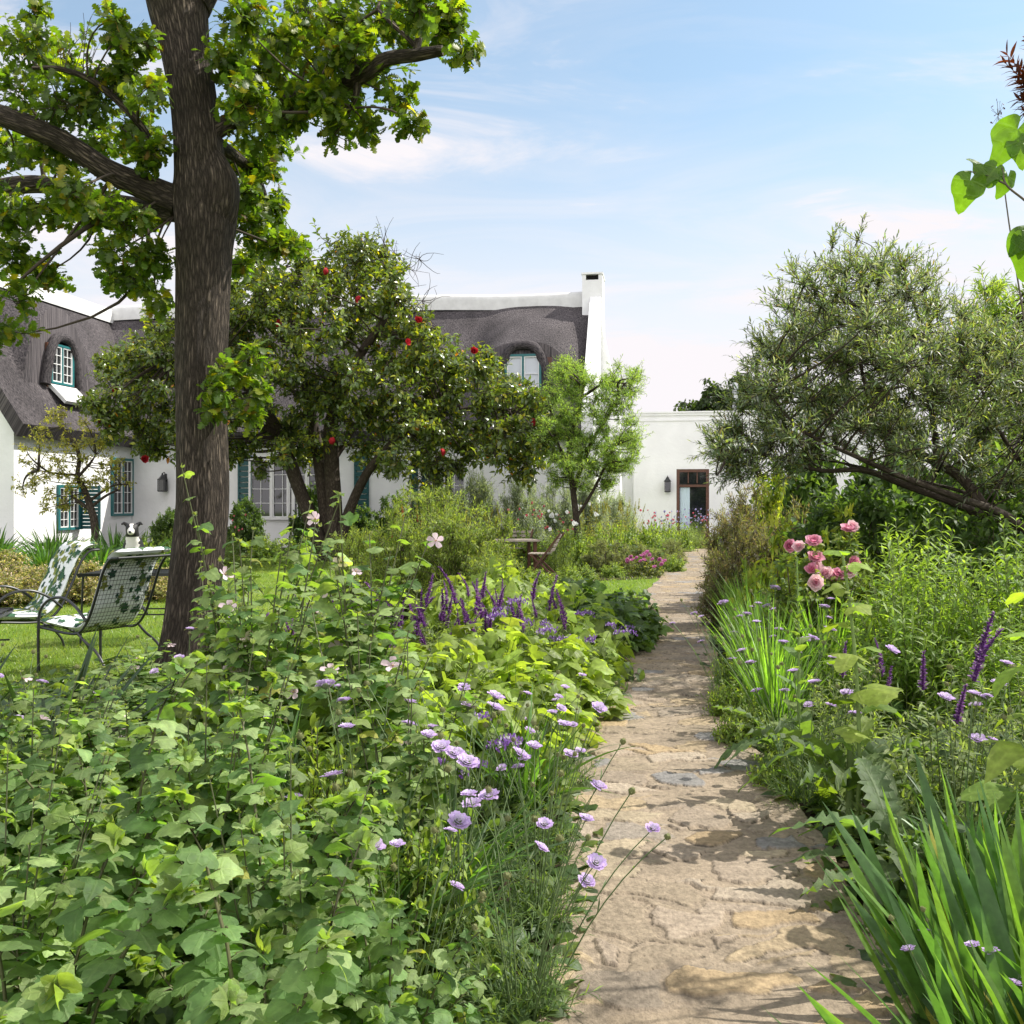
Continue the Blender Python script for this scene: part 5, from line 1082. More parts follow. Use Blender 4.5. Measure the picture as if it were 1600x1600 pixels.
def b_anem(i):
    mbS, mbL = MB(), MB(); n = 260; E = dome(n, (.48, .48, .62), pw=.30); E[:, 2] = np.maximum(E[:, 2], .08); S = np.column_stack([E[:, :2]*.25, np.zeros(n)]); C = S*.5+E*.5; C[:, 2] = E[:, 2]*.8
    bez_tubes(mbS, S, C, E, .003, .002, 4, 3, (.12, .18, .05))
    o = unit(E*[1, 1, .0]+1e-3); ax = unit(o+rdir(n)*.45-np.array([0, 0, .12])); up = np.array([0, 0, 1.])+o*.35+rng.normal(0, .5, (n, 3))
    col = (.185, .285, .04) if i < 3 else (.075, .145, .025)
    scatter(mbL, LOBED, E, ax, up, U(.055, .115, n), cols(n, col, [(np.asarray(col)*1.45, .35), (np.asarray(col)*.65, .2)]))
    m = 90; E2 = dome(m, (.42, .42, .45), pw=.6); scatter(mbL, LOBED, E2, unit(E2*[1, 1, 0]+rdir(m)*.4), np.array([0, 0, 1.])+rdir(m)*.3, U(.06, .10, m), cols(m, np.asarray(col)*.8))
    return rootmesh('lobed_leaf_perennial', mbS, mbL, 'leaf')
K_ANEM = variants(3, b_anem); K_ANEMD = Kind([b_anem(5)])
def b_iris(i):
    mb = MB(); n = 46; b = np.column_stack([rng.normal(0, .10, n), rng.normal(0, .08, n), np.full(n, -.02)]); lean = ((-.30, -.02), (-.16, .05), (-.34, .1))[i % 3]
    fan = np.clip(rng.normal(0, 1, n), -1.6, 1.6); d = np.column_stack([lean[0]+fan*.20+b[:, 0], lean[1]+rng.normal(0, .14, n), np.full(n, 1.0)])
    bend = np.column_stack([d[:, 0]*U(.0, .2, n), d[:, 1]*.2, -U(.0, .08, n)])
    blades(mb, b, d, U(.36, .74, n), U(.030, .046, n), bend, cols(n, (.072, .165, .04), [((.115, .225, .045), .35), ((.32, .30, .06), .04)], .15), 8, 'sword', .05)
    r = thing('iris_clump'); mb.build('leaves', M['blade'], r); return r
K_IRIS = variants(3, b_iris)
def b_strap(i, col=(.055, .12, .025), n=70, L=(.5, .85), W=(.016, .028), name='strap_leaf_clump', droop=.55, spread=.75, up=.9):
    mb = MB(); a = U(0, 6.28, n); b = np.column_stack([np.cos(a)*.08*U(0, 1, n), np.sin(a)*.08*U(0, 1, n), np.zeros(n)-.01]); q = U(.1, 1, n)*spread
    d = np.column_stack([np.cos(a)*q, np.sin(a)*q, np.full(n, up)]); bend = np.column_stack([np.cos(a)*q*.4, np.sin(a)*q*.4, -U(.2, 1, n)*droop])
    blades(mb, b, d, U(*L, n), U(*W, n), bend, cols(n, col, [(np.asarray(col)*1.7, .3)], .18), 8, 'strap', .08)
    r = thing(name); mb.build('leaves', M['blade'], r); return r
K_STRAP = variants(3, b_strap)
K_GRASSY = variants(3, lambda i: b_strap(i, (.13, .25, .04), 150, (.55, 1.0), (.010, .017), 'grassy_leaf_clump', .25, .42, 1.0))
K_DARKSTRAP = variants(2, lambda i: b_strap(i, (.030, .058, .022), 26, (.55, .95), (.03, .045), 'dark_sword_clump', .12, .85, .75))
def b_lance(i, col=(.145, .26, .035), alts=[((.21, .34, .05), .35)], size=.098, R=(.62, .55, 1.05), n=185, lps=26, name='leafy_bush', spikes=None, ns=0, mat='leaf'):
    mbS, mbL = MB(), MB(); E = bush(mbL, mbS, R, n, lps, LANCE, size, col, pw=.22, alts=alts, spread=.5, arch=.7, ang=58, lo=.25, taper=.35, r0=.004, r1=.0015, stemcol=(.12, .15, .05), whorl=2, droop=.12)
    r = rootmesh(name, mbS, mbL, mat)
    if spikes:
        o = E[np.argsort(-E[:, 2]-U(0, .25, len(E)))[:ns]]; heads(r, 'flower_spike', spikes, o-np.array([0, 0, .02]), unit(rdir(ns)*.30+np.array([0, 0, 1.])), (.65, 1.15))
    return r
K_LANCE = variants(3, b_lance)
K_SALV = variants(3, lambda i: b_lance(i, (.18, .26, .09), [((.25, .33, .12), .3)], .075, (.52, .52, .72), 85, 22, 'purple_sage', PURP, 2 if i else 4, 'mallow'))
K_SALVF = variants(2, lambda i: b_lance(i, (.18, .26, .09), [((.25, .33, .12), .3)], .075, (.52, .52, .72), 70, 20, 'purple_sage', PURP, 17, 'mallow'))
def b_shrub(name, R, nc, per, lps, temps, size, col, alts, mat, rad, up=.4, flowers=None, nf=0, fname='flower', sc=(.85, 1.2), stemcol=(.08, .065, .04), krand=.3):
    mbS, mbL = MB(), MB(); c = dome(nc, R, pw=.55); c[:, 2] = np.maximum(c[:, 2], .12); S = np.column_stack([c[:, :2]*.12, np.full(nc, -.02)]); bez_tubes(mbS, S, S*.6+c*.4+np.array([0, 0, .15]), c, .010, .004, 6, 4, stemcol)
    clumps(mbL, mbS, c, rad, per, lps, temps, size, col, alts, up=up, ang=52, taper=.2, r0=.003, r1=.0012, stemcol=stemcol, lo=.2, tumble=.5)
    r = rootmesh(name, mbS, mbL, mat)
    if flowers:
        key = -c[:, 2]+U(0, krand, nc)*R[2]+c[:, 1]*.3; o = c[np.argsort(key)[:nf]]; heads(r, fname, flowers, o+np.array([0, -.3, .8])*rad, unit(rdir(nf)*.45+np.array([0, -.75, .5])), sc)
    return r
def b_feather(i, col=(.16, .25, .04), name='feathery_shrub', size=.045, n=170, lps=30, R=(.5, .5, .9), alts=[((.24, .32, .06), .3)], stemc=(.14, .15, .06), temps=None, mat='leaf', ang=35, **k):
    mbS, mbL = MB(), MB(); bush(mbL, mbS, R, n, lps, temps or LINEAR, size, col, pw=.25, alts=alts, spread=.35, arch=.4, ang=ang, lo=.2, taper=.2, r0=.004, r1=.0012, stemcol=stemc, **k)
    return rootmesh(name, mbS, mbL, mat)
K_FEATH = variants(3, lambda i: b_shrub('feathery_shrub', (.46, .44, .88), 95, 13, 15, LANCE_LO, .055, (.16, .25, .045), [((.24, .32, .06), .3)], 'leaf', .20, up=1.5))
K_GREY = variants(2, lambda i: b_shrub('grey_leaved_shrub', (.55, .55, .95), 90, 14, 14, LANCE_LO, .075, (.23, .28, .22), [((.33, .37, .31), .35)], 'olive', .26, up=1.6))
K_ROUND = variants(2, lambda i: b_shrub('rounded_shrub', (.50, .45, .55), 90, 12, 14, LANCE_LO, .045, (.15, .20, .07), [((.22, .27, .10), .3)], 'leaf', .16))
K_BROWN = variants(2, lambda i: b_shrub('bronze_tinted_shrub', (.55, .5, .9), 90, 12, 14, LANCE_LO, .06, (.14, .13, .075), [((.22, .17, .13), .25), ((.16, .20, .06), .35)], 'leaf', .22))
def b_leafy(i, col, size, name, R, n, lps, temps, mat, alts, flowers=None, nf=0, fname='flower', top=True, sc=(.85, 1.2)):
    mbS, mbL = MB(), MB(); E = bush(mbL, mbS, R, n, lps, temps, size, col, pw=.25, alts=alts, spread=.45, arch=.6, ang=60, lo=.2, taper=.2, r0=.005, r1=.002, stemcol=(.09, .09, .04))
    r = rootmesh(name, mbS, mbL, mat)
    if flowers:
        key = -E[:, 2]+U(0, .3, len(E))*R[2]+E[:, 1]*.3; o = E[np.argsort(key)[:nf]]; heads(r, fname, flowers, o*1.03, unit(rdir(nf)*.4+np.array([0, -.55, .7])), sc)
    return r
K_DARK = variants(3, lambda i: b_shrub('dark_shrub', (.70, .65, 1.1), 110, 12, 11, OVATE_LO, .09, (.065, .13, .025), [((.11, .20, .035), .3)], 'leaf', .26))
K_YEL = variants(2, lambda i: b_shrub('golden_leaved_shrub', (.5, .5, .95), 45, 9, 9, OVATE, .085, (.23, .33, .03), [((.32, .38, .04), .3), ((.18, .28, .04), .3)], 'leaf', .22))
K_ROSE = variants(2, lambda i: b_shrub('rose_bush', (.27, .26, 1.20), 60, 8, 9, OVATE, .06, (.11, .19, .035), [((.18, .26, .04), .3)], 'leaf', .17, flowers=PINKR, nf=8, fname='rose', sc=(1.0, 1.35), krand=.10))
K_LOWG = variants(2, lambda i: b_leafy(i, (.15, .25, .04), .06, 'low_green_perennial', (.45, .45, .40), 130, 16, OVATE, 'leaf', [((.23, .33, .05), .3)]))
K_MAGR = variants(1, lambda i: b_leafy(i, (.10, .15, .035), .06, 'pink_rose_bush', (.5, .4, .45), 60, 14, OVATE, 'leaf', [((.22, .26, .05), .3)], MAG, 18))
def b_meadow(i, flowers, nf, name, col=(.16, .25, .05), h=.9, fs=(.8, 1.2), spread=.5):
    mbS, mbL = MB(), MB(); bush(mbL, mbS, (spread, spread, h*.8), 90, 18, LANCE_LO, .085, col, pw=.35, alts=[((.18, .26, .05), .3)], spread=.6, arch=.3, ang=45, lo=.1, taper=.3, r0=.003, r1=.0015, stemcol=(.13, .17, .06))
    S, C, E = wiry(mbS, nf, spread*.9, h, r=.002); r = rootmesh(name, mbS, mbL, 'leaf'); heads(r, 'flower', flowers, E, unit(rdir(nf)*.4+np.array([0, -.5, .7])), fs); return r
K_CORAL = variants(2, lambda i: b_meadow(i, CORAL, 12, 'coral_flowered_perennial'))
K_WHITE = variants(1, lambda i: b_meadow(i, WHITEF, 9, 'white_lily', h=1.0))
K_LILAC = variants(2, lambda i: b_meadow(i, LILAC, 22, 'lilac_flowered_perennial', h=.85))
K_WHEAT = variants(2, lambda i: b_lance(i, (.22, .28, .05), [((.34, .36, .06), .4)], .07, (.5, .5, 1.0), 120, 20, 'yellow_spiked_perennial', WHEAT, 11))
def b_kniph(i):
    r = b_strap(i, (.07, .13, .03), 60, (.5, .8), (.014, .022), 'red_hot_poker', .5, .6, 1.0); mbS = MB(); S, C, E = wiry(mbS, 6, .25, 1.0, r=.006); mbS.build('stems', M['stem'], r); heads(r, 'flower_spike', SALMON, E-np.array([0, 0, .12]), unit(rdir(6)*.12+np.array([0, 0, 1.])), (.8, 1.1)); return r
K_KNIPH = variants(1, b_kniph)
def b_holly(i):
    mbS, mbL = MB(), MB(); S = np.array([[0, 0, -.02]]); E = np.array([[-.05, .02, 1.2]]); C = np.array([[.04, 0, .6]]); bez_tubes(mbS, S, C, E, .011, .006, 10, 8, (.17, .24, .07))
    shoots(mbL, mbS, S, C, E, 17, LOBED+PALM, .145, (.15, .25, .035), [((.22, .31, .05), .4)], lo=.12, ang=60, r0=.004, r1=.003, petiole=.75, taper=.5, stemcol=(.17, .24, .07))
    shoots(mbL, None, S, C, E, 40, OVATE_LO, .028, (.20, .27, .08), lo=.8, ang=40, taper=.3)
    for t in np.linspace(.35, .95, 12): p, _ = bez(S, C, E, np.array([t])); a = U(0, 6.28); q = p[0, 0]+np.array([math.cos(a), math.sin(a), .4])*.018; tube(mbS, [q-[0, 0, .010], q, q+[0, 0, .010]], [.003, .011, .004], 8, col=(.20, .26, .08))
    return rootmesh('hollyhock', mbS, mbL, 'mallow')
K_HOLLY = variants(2, b_holly)
def b_fox(i):
    mbS, mbL = MB(), MB(); S = np.array([[0, 0, -.02]]); E = np.array([[0, 0, 1.15]]); C = np.array([[.02, 0, .6]]); bez_tubes(mbS, S, C, E, .010, .004, 10, 8, (.15, .23, .06))
    shoots(mbL, None, S, C, E, 34, OVATE, .17, (.11, .19, .05), [((.17, .26, .06), .3)], lo=.06, ang=55, taper=.92)
    shoots(mbL, None, S, C, E, 70, LANCE_LO, .045, (.16, .24, .05), lo=.66, ang=50, taper=.7)
    return rootmesh('spired_perennial', mbS, mbL, 'mallow')
K_FOX = variants(1, b_fox)
def b_thistle(i):
    mbS, mbL = MB(), MB(); n = 15; a = np.arange(n)*2.4+U(0, 1); el = U(.05, .9, n); ax = np.column_stack([np.cos(a)*np.cos(el), np.sin(a)*np.cos(el), np.sin(el)]); p = np.column_stack([ax[:, 0]*.05, ax[:, 1]*.05, U(.02, .22, n)])
    scatter(mbL, THISTLE, p, ax, np.array([0, 0, 1.])-ax*.3, U(.26, .42, n), cols(n, (.10, .165, .055), [((.17, .26, .04), .25)]))
    tube(mbS, [(0, 0, -.02), (0, 0, .25)], [.02, .012], 8, col=(.14, .2, .06)); return rootmesh('jagged_leaf_rosette', mbS, mbL, 'mallow')
K_THIST = variants(2, b_thistle)
def b_agap(i): return b_strap(i, (.055, .125, .025), 190, (.6, 1.0), (.03, .05), 'agapanthus', .75, .8, .95)
K_AGAP = variants(2, b_agap)
def b_pinkmound(i): return b_shrub('flowering_mound', (.72, .68, .66), 130, 12, 12, OVATE_LO, .04, (.17, .21, .06), [((.55, .44, .38), .33), ((.25, .28, .08), .3)], 'leaf', .2)
K_MOUND = variants(2, b_pinkmound)
def b_stat(i):
    r = b_leafy(i, (.075, .13, .03), .10, 'sea_lavender', (.35, .35, .22), 36, 8, OVATE, 'leaf', []); mbS = MB(); S, C, E = wiry(mbS, 5, .30, .48); mbS.build('stems', M['stem'], r); heads(r, 'flower_head', [STAT], E, unit(rdir(5)*.3+np.array([0, -.2, 1.])), (.8, 1.3)); return r
K_STAT = variants(2, b_stat)
# ================================================================== PLANTING
def row(kind, cat, group, items, **kw):
    for it in items:
        x, y, sc, lab = it[:4]; rz = it[4] if len(it) > 4 else kw.get('rz')
        kind.put(x, y, lab, cat, group, sc=sc, rz=rz)
# --- pale tree mallows in the near corner
row(K_MAL, 'mallow', 'pale leaved tree mallows in the near bed', [
 (-.48, 1.92, (.95, .95, .80), 'tree mallow with broad pale lobed leaves at the bottom edge, closest to the path'),
 (-.98, 1.95, (1, 1, .82), 'tree mallow with large felted leaves filling the bottom corner of the bed'),
 (-1.50, 2.25, (1, 1, .92), 'tree mallow with overlapping grey green leaves at the outer edge of the near bed'),
 (-.62, 2.55, (.95, .95, .86), 'tree mallow behind the bottom row, between strappy leaves and dark stems'),
 (-1.14, 2.70, (1, 1, .92), 'tree mallow with tall pale shoots in the middle of the near mallow mass'),
 (-1.75, 2.95, (1.05, 1.05, .92), 'tree mallow standing before the dark sword leaves'),
 (-.86, 3.22, (.95, .95, .92), 'tree mallow among grassy leaves, with open pale shoots'),
 (-1.42, 3.40, (1, 1, .88), 'tree mallow at the back of the near mallow mass, below the cushioned chairs'),
 (-2.15, 3.55, (1, 1, .80), 'tree mallow at the lawn side of the near bed, before the low metal table'),
 (-.30, 2.30, (.62, .62, .58), 'small low tree mallow tucked against the scabious beside the path'),
 (-1.30, 1.62, (.85, .85, .62), 'low tree mallow with shaded leaves at the very bottom of the bed'),
 (-.66, 1.55, (.8, .8, .55), 'young tree mallow with bright leaf tufts at the bottom of the bed'),
])
row(K_TALL, 'mallow', 'tall pink flowered mallows before the oak', [
 (-1.42, 5.00, (1, 1, .98), 'tall mallow rising in front of the oak trunk with pale pink flowers', 0.3),
 (-1.20, 4.55, (1, 1, .80), 'tall leggy mallow leaning away from the oak with a pale pink bloom', 0.0),
 (-.78, 4.9, (1.1, 1, .92), 'tall mallow with long dark leaning stems, before the camellia trunks', .1),
 (-2.05, 4.35, (.8, .8, .42), 'mallow with pale leaves and pink buds below the cushioned chair', 2.0),
 (-.55, 4.05, (.9, .9, .62), 'mallow with sparse lobed leaves amid the lobed leaf perennials', .4),
 (-1.60, 3.95, (.8, .8, .42), 'mallow filling the gap between the oak trunk and the near mallow mass', 4.2),
 (-1.05, 5.7, (.95, .95, .72), 'mallow with whitish flowers behind the leggy stems, nearest the purple sage', 1.0),
 (-1.80, 6.1, (.9, .9, .62), 'mallow growing hard against the foot of the oak', 2.6),
 (-2.5, 6.5, (.8, .8, .30), 'mallow covering the base of the oak on the chair side', .9),
 (-2.1, 5.6, (.8, .8, .34), 'mallow in front of the base of the oak', 5.0),
])
row(K_SLIM, 'mallow', 'slender mallow shoots among the near leaves', [
 (-.98, 2.95, (.7, .7, .58), 'slender mallow shoots standing above the near mallow mass'), (-.38, 3.35, (.7, .7, .55), 'slender mallow shoots behind the scabious'),
 (-1.62, 3.15, (.7, .7, .50), 'slender mallow shoots below the dark sword leaves'), (-.55, 2.3, (.6, .6, .48), 'slender mallow shoots near the bottom edge by the path'), (-1.2, 2.2, (.6, .6, .52), 'slender mallow shoots at the bottom of the bed')], rz=0.)
row(K_LOWG, 'perennial', 'fine leaved fillers among the mallows', [
 (-.72, 3.55, (.8, .8, 1.5), 'fine leaved filler behind the near mallows'), (-.30, 3.0, (.6, .6, 1.2), 'fine leaved filler amid strappy leaves'), (-1.25, 4.05, (.8, .8, 1.3), 'fine leaved filler below the tall mallows'), (-1.95, 3.9, (.8, .8, 1.1), 'fine leaved filler at the lawn side of the bed')])
row(K_SCAB, 'scabious', 'lilac scabious along the path', [
 (.02, 2.62, .95, 'scabious with lilac heads leaning over the path at its closest bend', 0),
 (.08, 3.22, .95, 'scabious with wiry stems stretching over the flagstones', .2),
 (-.20, 3.50, 1.05, 'scabious with lilac pincushions in front of the lobed leaf mounds', 2),
 (.16, 3.78, .90, 'scabious at the path edge below the sea lavender', .1),
 (-.28, 2.45, .88, 'scabious with feathery leaves at the bottom edge of the bed', 1.2),
 (-2.35, 4.55, 1.0, 'scabious with lilac heads before the lattice chair back', 2.2),
 (-2.75, 4.75, .95, 'scabious with round lilac heads under the chair seat cushion', .6),
 (-1.9, 5.6, 1.05, 'scabious heads in front of the foot of the oak', .6),
 (-.75, 3.75, 1.0, 'scabious rising from the mallow leaves with a single low head', 4),
 (1.50, 4.45, 1.0, 'scabious with pale heads beside the spired perennial', 3.3),
 (1.62, 5.10, 1.05, 'scabious below the grassy clumps on the bush side of the path', 2.9),
 (1.66, 5.85, 1.1, 'scabious with violet heads nodding over the far path bend', 3.0),
 (1.78, 3.75, 1.05, 'scabious in front of the pale sage with many lilac heads', 1.0),
 (2.15, 3.95, 1.08, 'scabious heads floating above the pale sage leaves', .5),
 (1.95, 3.05, 1.0, 'scabious with lilac head between hollyhock and iris blades', 1.5),
 (1.95, 6.7, 1.12, 'scabious among the grassy clumps, with violet heads', 2.0),
 (2.10, 6.4, 1.15, 'scabious with violet blue heads below the pink roses', 3.0),
 (1.10, 2.28, .62, 'short scabious with lilac head standing on the path side of the iris', 3.4),
 (1.48, 2.22, .74, 'scabious with a full lilac head among the closest iris blades', 1.0),
 (1.72, 4.75, 1.0, 'scabious with upright stems next to the hollyhock stalk', .2),
 (1.62, 6.5, 1.05, 'scabious stretching wiry stems over the middle of the path', 3.1),
 (2.3, 7.3, 1.1, 'scabious with faded heads behind the grassy clumps', 1.1),
 (-.16, 2.98, 1.0, 'scabious with many pale heads beside strappy leaves', 1),
 (-.48, 3.2, 1.08, 'scabious surrounded by tree mallow leaves', 3),
 (-.02, 4.2, .95, 'scabious near the pale green lobed leaves along the path', .5),
 (.40, 4.75, .8, 'low scabious at the path edge below the lobed leaf mounds', .2),
])
row(K_LOWG, 'perennial', 'low green fillers at the border foot', [
 (1.50, 5.55, (.5, .5, .7), 'low green filler at the path edge before the grassy clumps'), (1.58, 6.25, (.5, .5, .7), 'low green filler under the violet scabious heads'), (1.48, 4.75, (.45, .45, .6), 'low green filler beside the small jagged rosette'), (1.85, 7.4, (.5, .5, .7), 'low green filler at the path bend')])
row(K_ANEM, 'perennial', 'yellow green lobed leaf perennials along the path', [
 (.0, 4.70, (.85, .85, .78), 'lobed leaf mound closest to the scabious beside the path'),
 (-.38, 4.72, (1, 1, .92), 'lobed leaf mound behind the scabious, amid mallow stems'),
 (.15, 5.45, (.95, .95, .80), 'yellow green lobed leaf mound spilling to the path edge'),
 (-.26, 5.65, (1, 1, 1.0), 'yellow green lobed leaf mound in front of the sage spikes'),
 (-.88, 5.30, (1, 1, 1.05), 'lobed leaf mound under the leaning mallow stems'),
 (.42, 6.30, (.95, .95, .82), 'bright lobed leaf mound beside the purple sea lavender'),
 (.02, 6.40, (1.05, 1.05, 1.05), 'bright lobed leaf mound at the foot of the purple sage'),
 (.50, 7.30, (1, 1, .95), 'lobed leaf mound behind the sea lavender'),
 (.08, 7.90, (1.1, 1.1, 1.28), 'tall yellow green leaf mound behind the purple sage spikes'),
 (-.5, 8.5, (1.1, 1.1, 1.25), 'yellow green leaf mound at the foot of the feathery shrubs'),
 (.62, 8.35, (1.1, 1.1, 1.12), 'yellow green leaf mound before the folding chair'),
 (.05, 9.3, (1.1, 1.1, 1.35), 'yellow green leaf mound below the timber table'),
 (-1.5, 5.25, (.9, .9, .9), 'lobed leaf mound in the shade near the oak'),
 (-1.3, 7.0, (1, 1, .95), 'lobed leaf mound between the oak and the purple sage'),
])
row(K_ANEMD, 'perennial', 'dark trailing leaf mounds at the lawn corner', [
 (1.02, 8.95, (.9, .9, .82), 'dark green leaf mound trailing onto the path below the small lawn'),
 (1.20, 9.75, (.95, .95, .80), 'dark green leaf mound at the corner of the small lawn'),
 (.68, 9.9, (1.1, 1.1, 1.05), 'dark green leaf mound behind the sea lavender, edging the lawn'),
 (1.30, 10.5, (.85, .85, .75), 'dark green leaf mound furthest along the path before the lawn'),
])
row(K_STAT, 'sea lavender', 'purple sea lavender among the lobed leaves', [
 (.62, 6.75, (1.1, 1.1, 1.12), 'sea lavender with flat purple heads beside the path'),
 (.28, 6.85, (1.1, 1.1, 1.35), 'sea lavender with purple heads below the sage spikes'),
 (.80, 7.5, (1.1, 1.1, 1.1), 'sea lavender with purple heads touching the dark leaf mound'),
 (-.18, 3.85, (.9, .9, 1.0), 'sea lavender with dark purple heads behind the scabious')])
row(K_SALVF, 'sage', 'purple spiked sage in the bed between path and oak', [
 (-.62, 6.75, (1.05, 1.05, 1.05), 'sage with upright purple spikes in the middle of the bed'),
 (-.22, 6.95, (1.05, 1.05, 1.1), 'sage with the tallest purple spikes, before the feathery shrubs'),
 (.22, 7.2, (1, 1, 1.05), 'sage with a leaning purple spike next to the yellow green leaf mounds'),
 (-1.05, 6.6, (.9, .9, .92), 'sage with short purple spikes behind the leaning mallow'),
 (-1.6, 7.2, (.9, .9, .85), 'sage with few purple spikes closest to the oak')])
row(K_STRAP, 'strap leaf plant', 'strap leaf clumps in the near bed', [
 (-.45, 2.85, (.85, .85, .82), 'strappy green clump amid the tree mallows'),
 (-.22, 3.25, (.85, .85, .85), 'strappy clump with arching leaves behind the scabious'),
 (-.95, 3.75, (.9, .9, .95), 'strappy clump at the back of the tree mallows'),
 (.18, 4.35, (.75, .75, .9), 'strappy clump with bent blades at the path side of the lobed leaves'),
 (1.62, 3.35, (.7, .7, .8), 'strappy clump between the jagged leaf rosette and the iris')])
row(K_DARKSTRAP, 'sword leaf plant', 'dark sword leaf clumps at the lawn edge', [
 (-2.30, 4.75, (1, 1, .92), 'dark sword leaf clump fanning below the lattice chair', 0.2),
 (-2.95, 4.9, (.95, .95, .85), 'dark sword leaf clump at the outer edge of the bed', 3.0)])
row(K_FEATH, 'shrub', 'fine feathery shrubs before the camellia', [
 (-1.25, 10.8, (1, 1, 1.7), 'feathery yellow green shrub nearest the camellia trunks'),
 (-.85, 11.6, (1.1, 1.1, 1.75), 'tall feathery shrub with bare brown stems below the red hot pokers'),
 (-.55, 10.6, (1, 1, 1.5), 'feathery green shrub behind the purple sage'),
 (-.30, 12.2, (1.1, 1.1, 1.5), 'feathery shrub in front of the dark folding chair'),
 (-1.9, 11.6, (.7, .7, 1.2), 'narrow feathery shrub at the lawn edge'),
 (-.2, 10.2, (.8, .8, .95), 'low feathery shrub beside the yellow green leaf mounds')])
# --- the border on the other side of the path
row(K_IRIS, 'iris', 'sword leaved irises at the near path edge', [
 (1.15, 1.98, (.95, .95, .80), 'iris clump with green sword leaves at the bottom corner beside the path', 0),
 (1.35, 2.22, (1, 1, .92), 'iris clump with leaning blades in the middle of the irises', .1),
 (1.23, 2.50, (1, 1, .88), 'iris clump leaning its blades furthest over the flagstones', -.1),
 (1.57, 2.05, (1, 1, .90), 'iris clump at the outer edge of the irises', .2),
 (1.45, 2.75, (1, 1, .98), 'iris clump at the back, below the hollyhock', .1),
 (1.35, 1.72, (.9, .9, .70), 'iris clump lowest at the bottom edge', 0),
 (1.79, 2.45, (1, 1, .95), 'iris clump with upright blades below the pale sage', .9)])
row(K_THIST, 'rosette plant', 'jagged leaf rosettes at the path edge', [
 (1.36, 3.42, (1.05, 1.05, 1.1), 'jagged leaf rosette with leaves lying on the flagstones'),
 (1.50, 4.05, (1.1, 1.1, 1.5), 'jagged grey green rosette behind, below the hollyhock'),
 (1.52, 5.0, (.8, .8, .9), 'small jagged rosette touching the path by the wiry scabious')])
row(K_HOLLY, 'hollyhock', 'hollyhock stalks in the border', [
 (1.50, 4.00, (1, 1, .98), 'tall hollyhock stalk with bright lobed leaves and round buds', 0),
 (1.80, 3.30, (1, 1, .92), 'hollyhock stalk with large pale leaves at the edge of the scene', 2.0)])
K_FOX.put(1.50, 4.62, 'spired green perennial with narrow leaves beside the hollyhock stalk', 'perennial', sc=(1, 1, .98))
row(K_SALV, 'sage', 'pale sage bushes with purple spikes in the border', [
 (1.92, 4.05, (1, 1, 1.0), 'pale sage bush with one dark purple spike behind the hollyhock'),
 (2.35, 4.35, (1.05, 1.05, 1.08), 'pale sage bush with arching purple spikes before the bright leafy bushes'),
 (2.10, 3.45, (.95, .95, .86), 'pale sage bush closest to the irises'),
 (2.75, 4.15, (1, 1, 1.05), 'pale sage bush at the outer edge behind the large hollyhock'),
 (2.55, 3.30, (1, 1, .9), 'pale sage bush at the edge of the scene'),
 (1.85, 4.85, (.8, .8, .95), 'pale sage bush between grassy clumps and hollyhock')])
row(K_LANCE, 'bush', 'bright green leafy bushes below the low branches', [
 (2.50, 6.0, (1.05, 1.05, 1.27), 'bright narrow leaved bush nearest the pink roses'),
 (3.10, 5.9, (1.05, 1.05, 1.30), 'bright narrow leaved bush in the middle under the low branches'),
 (3.65, 5.85, (1.05, 1.05, 1.29), 'bright narrow leaved bush at the edge of the scene'),
 (2.9, 6.8, (1.05, 1.05, 1.36), 'bright narrow leaved bush at the back under the low branches'),
 (2.75, 5.3, (.9, .9, .80), 'shaded narrow leaved bush behind the purple sage spikes')])
row(K_GRASSY, 'grassy plant', 'grassy leaved clumps along the path', [
 (1.70, 5.75, (.9, .9, .85), 'grassy clump closest to the spired perennial'),
 (1.86, 6.5, (1, 1, .92), 'grassy clump with sunlit blades beside the path'),
 (2.05, 7.25, (1, 1, .95), 'grassy clump in the middle of the path border'),
 (2.18, 8.1, (1, 1, .95), 'grassy clump beneath the bronze shrub'),
 (2.38, 9.0, (1, 1, .95), 'grassy clump at the path bend'),
 (2.35, 6.75, (1, 1, .98), 'grassy clump below the rose bush'),
 (2.5, 7.8, (1, 1, 1.0), 'grassy clump behind the others, under the roses'),
 (2.62, 10.0, (1, 1, .9), 'grassy clump furthest along the path')])
row(K_ROSE, 'rose bush', 'pink rose bushes', [
 (2.22, 7.0, (1, 1, 1.0), 'rose bush carrying big pink double blooms above the grassy clumps', 0),
 (2.52, 7.1, (1, 1, 1.0), 'rose bush with pale pink blooms beside the bright leafy bushes', 0)])
row(K_BROWN, 'shrub', 'bronze tinted shrubs by the path', [
 (2.62, 10.8, (.95, .95, 1.40), 'bronze tinted shrub overhanging the path bend'),
 (3.15, 11.2, (1.1, 1.1, 1.52), 'bronze tinted shrub behind the pink roses'),
 (3.05, 12.6, (1, 1, 1.85), 'tall bronze tinted shrub before the annex wall')])
row(K_YEL, 'shrub', 'golden leaved shrubs', [
 (2.55, 8.8, (.8, .8, 1.35), 'golden leaved shrub glowing above the pink roses'),
 (3.55, 13.3, (.9, .9, 1.9), 'yellow green shrub beside the brown annex door'),
 (3.1, 9.0, (.8, .8, 1.45), 'golden leaved shrub under the narrow leaved tree')])
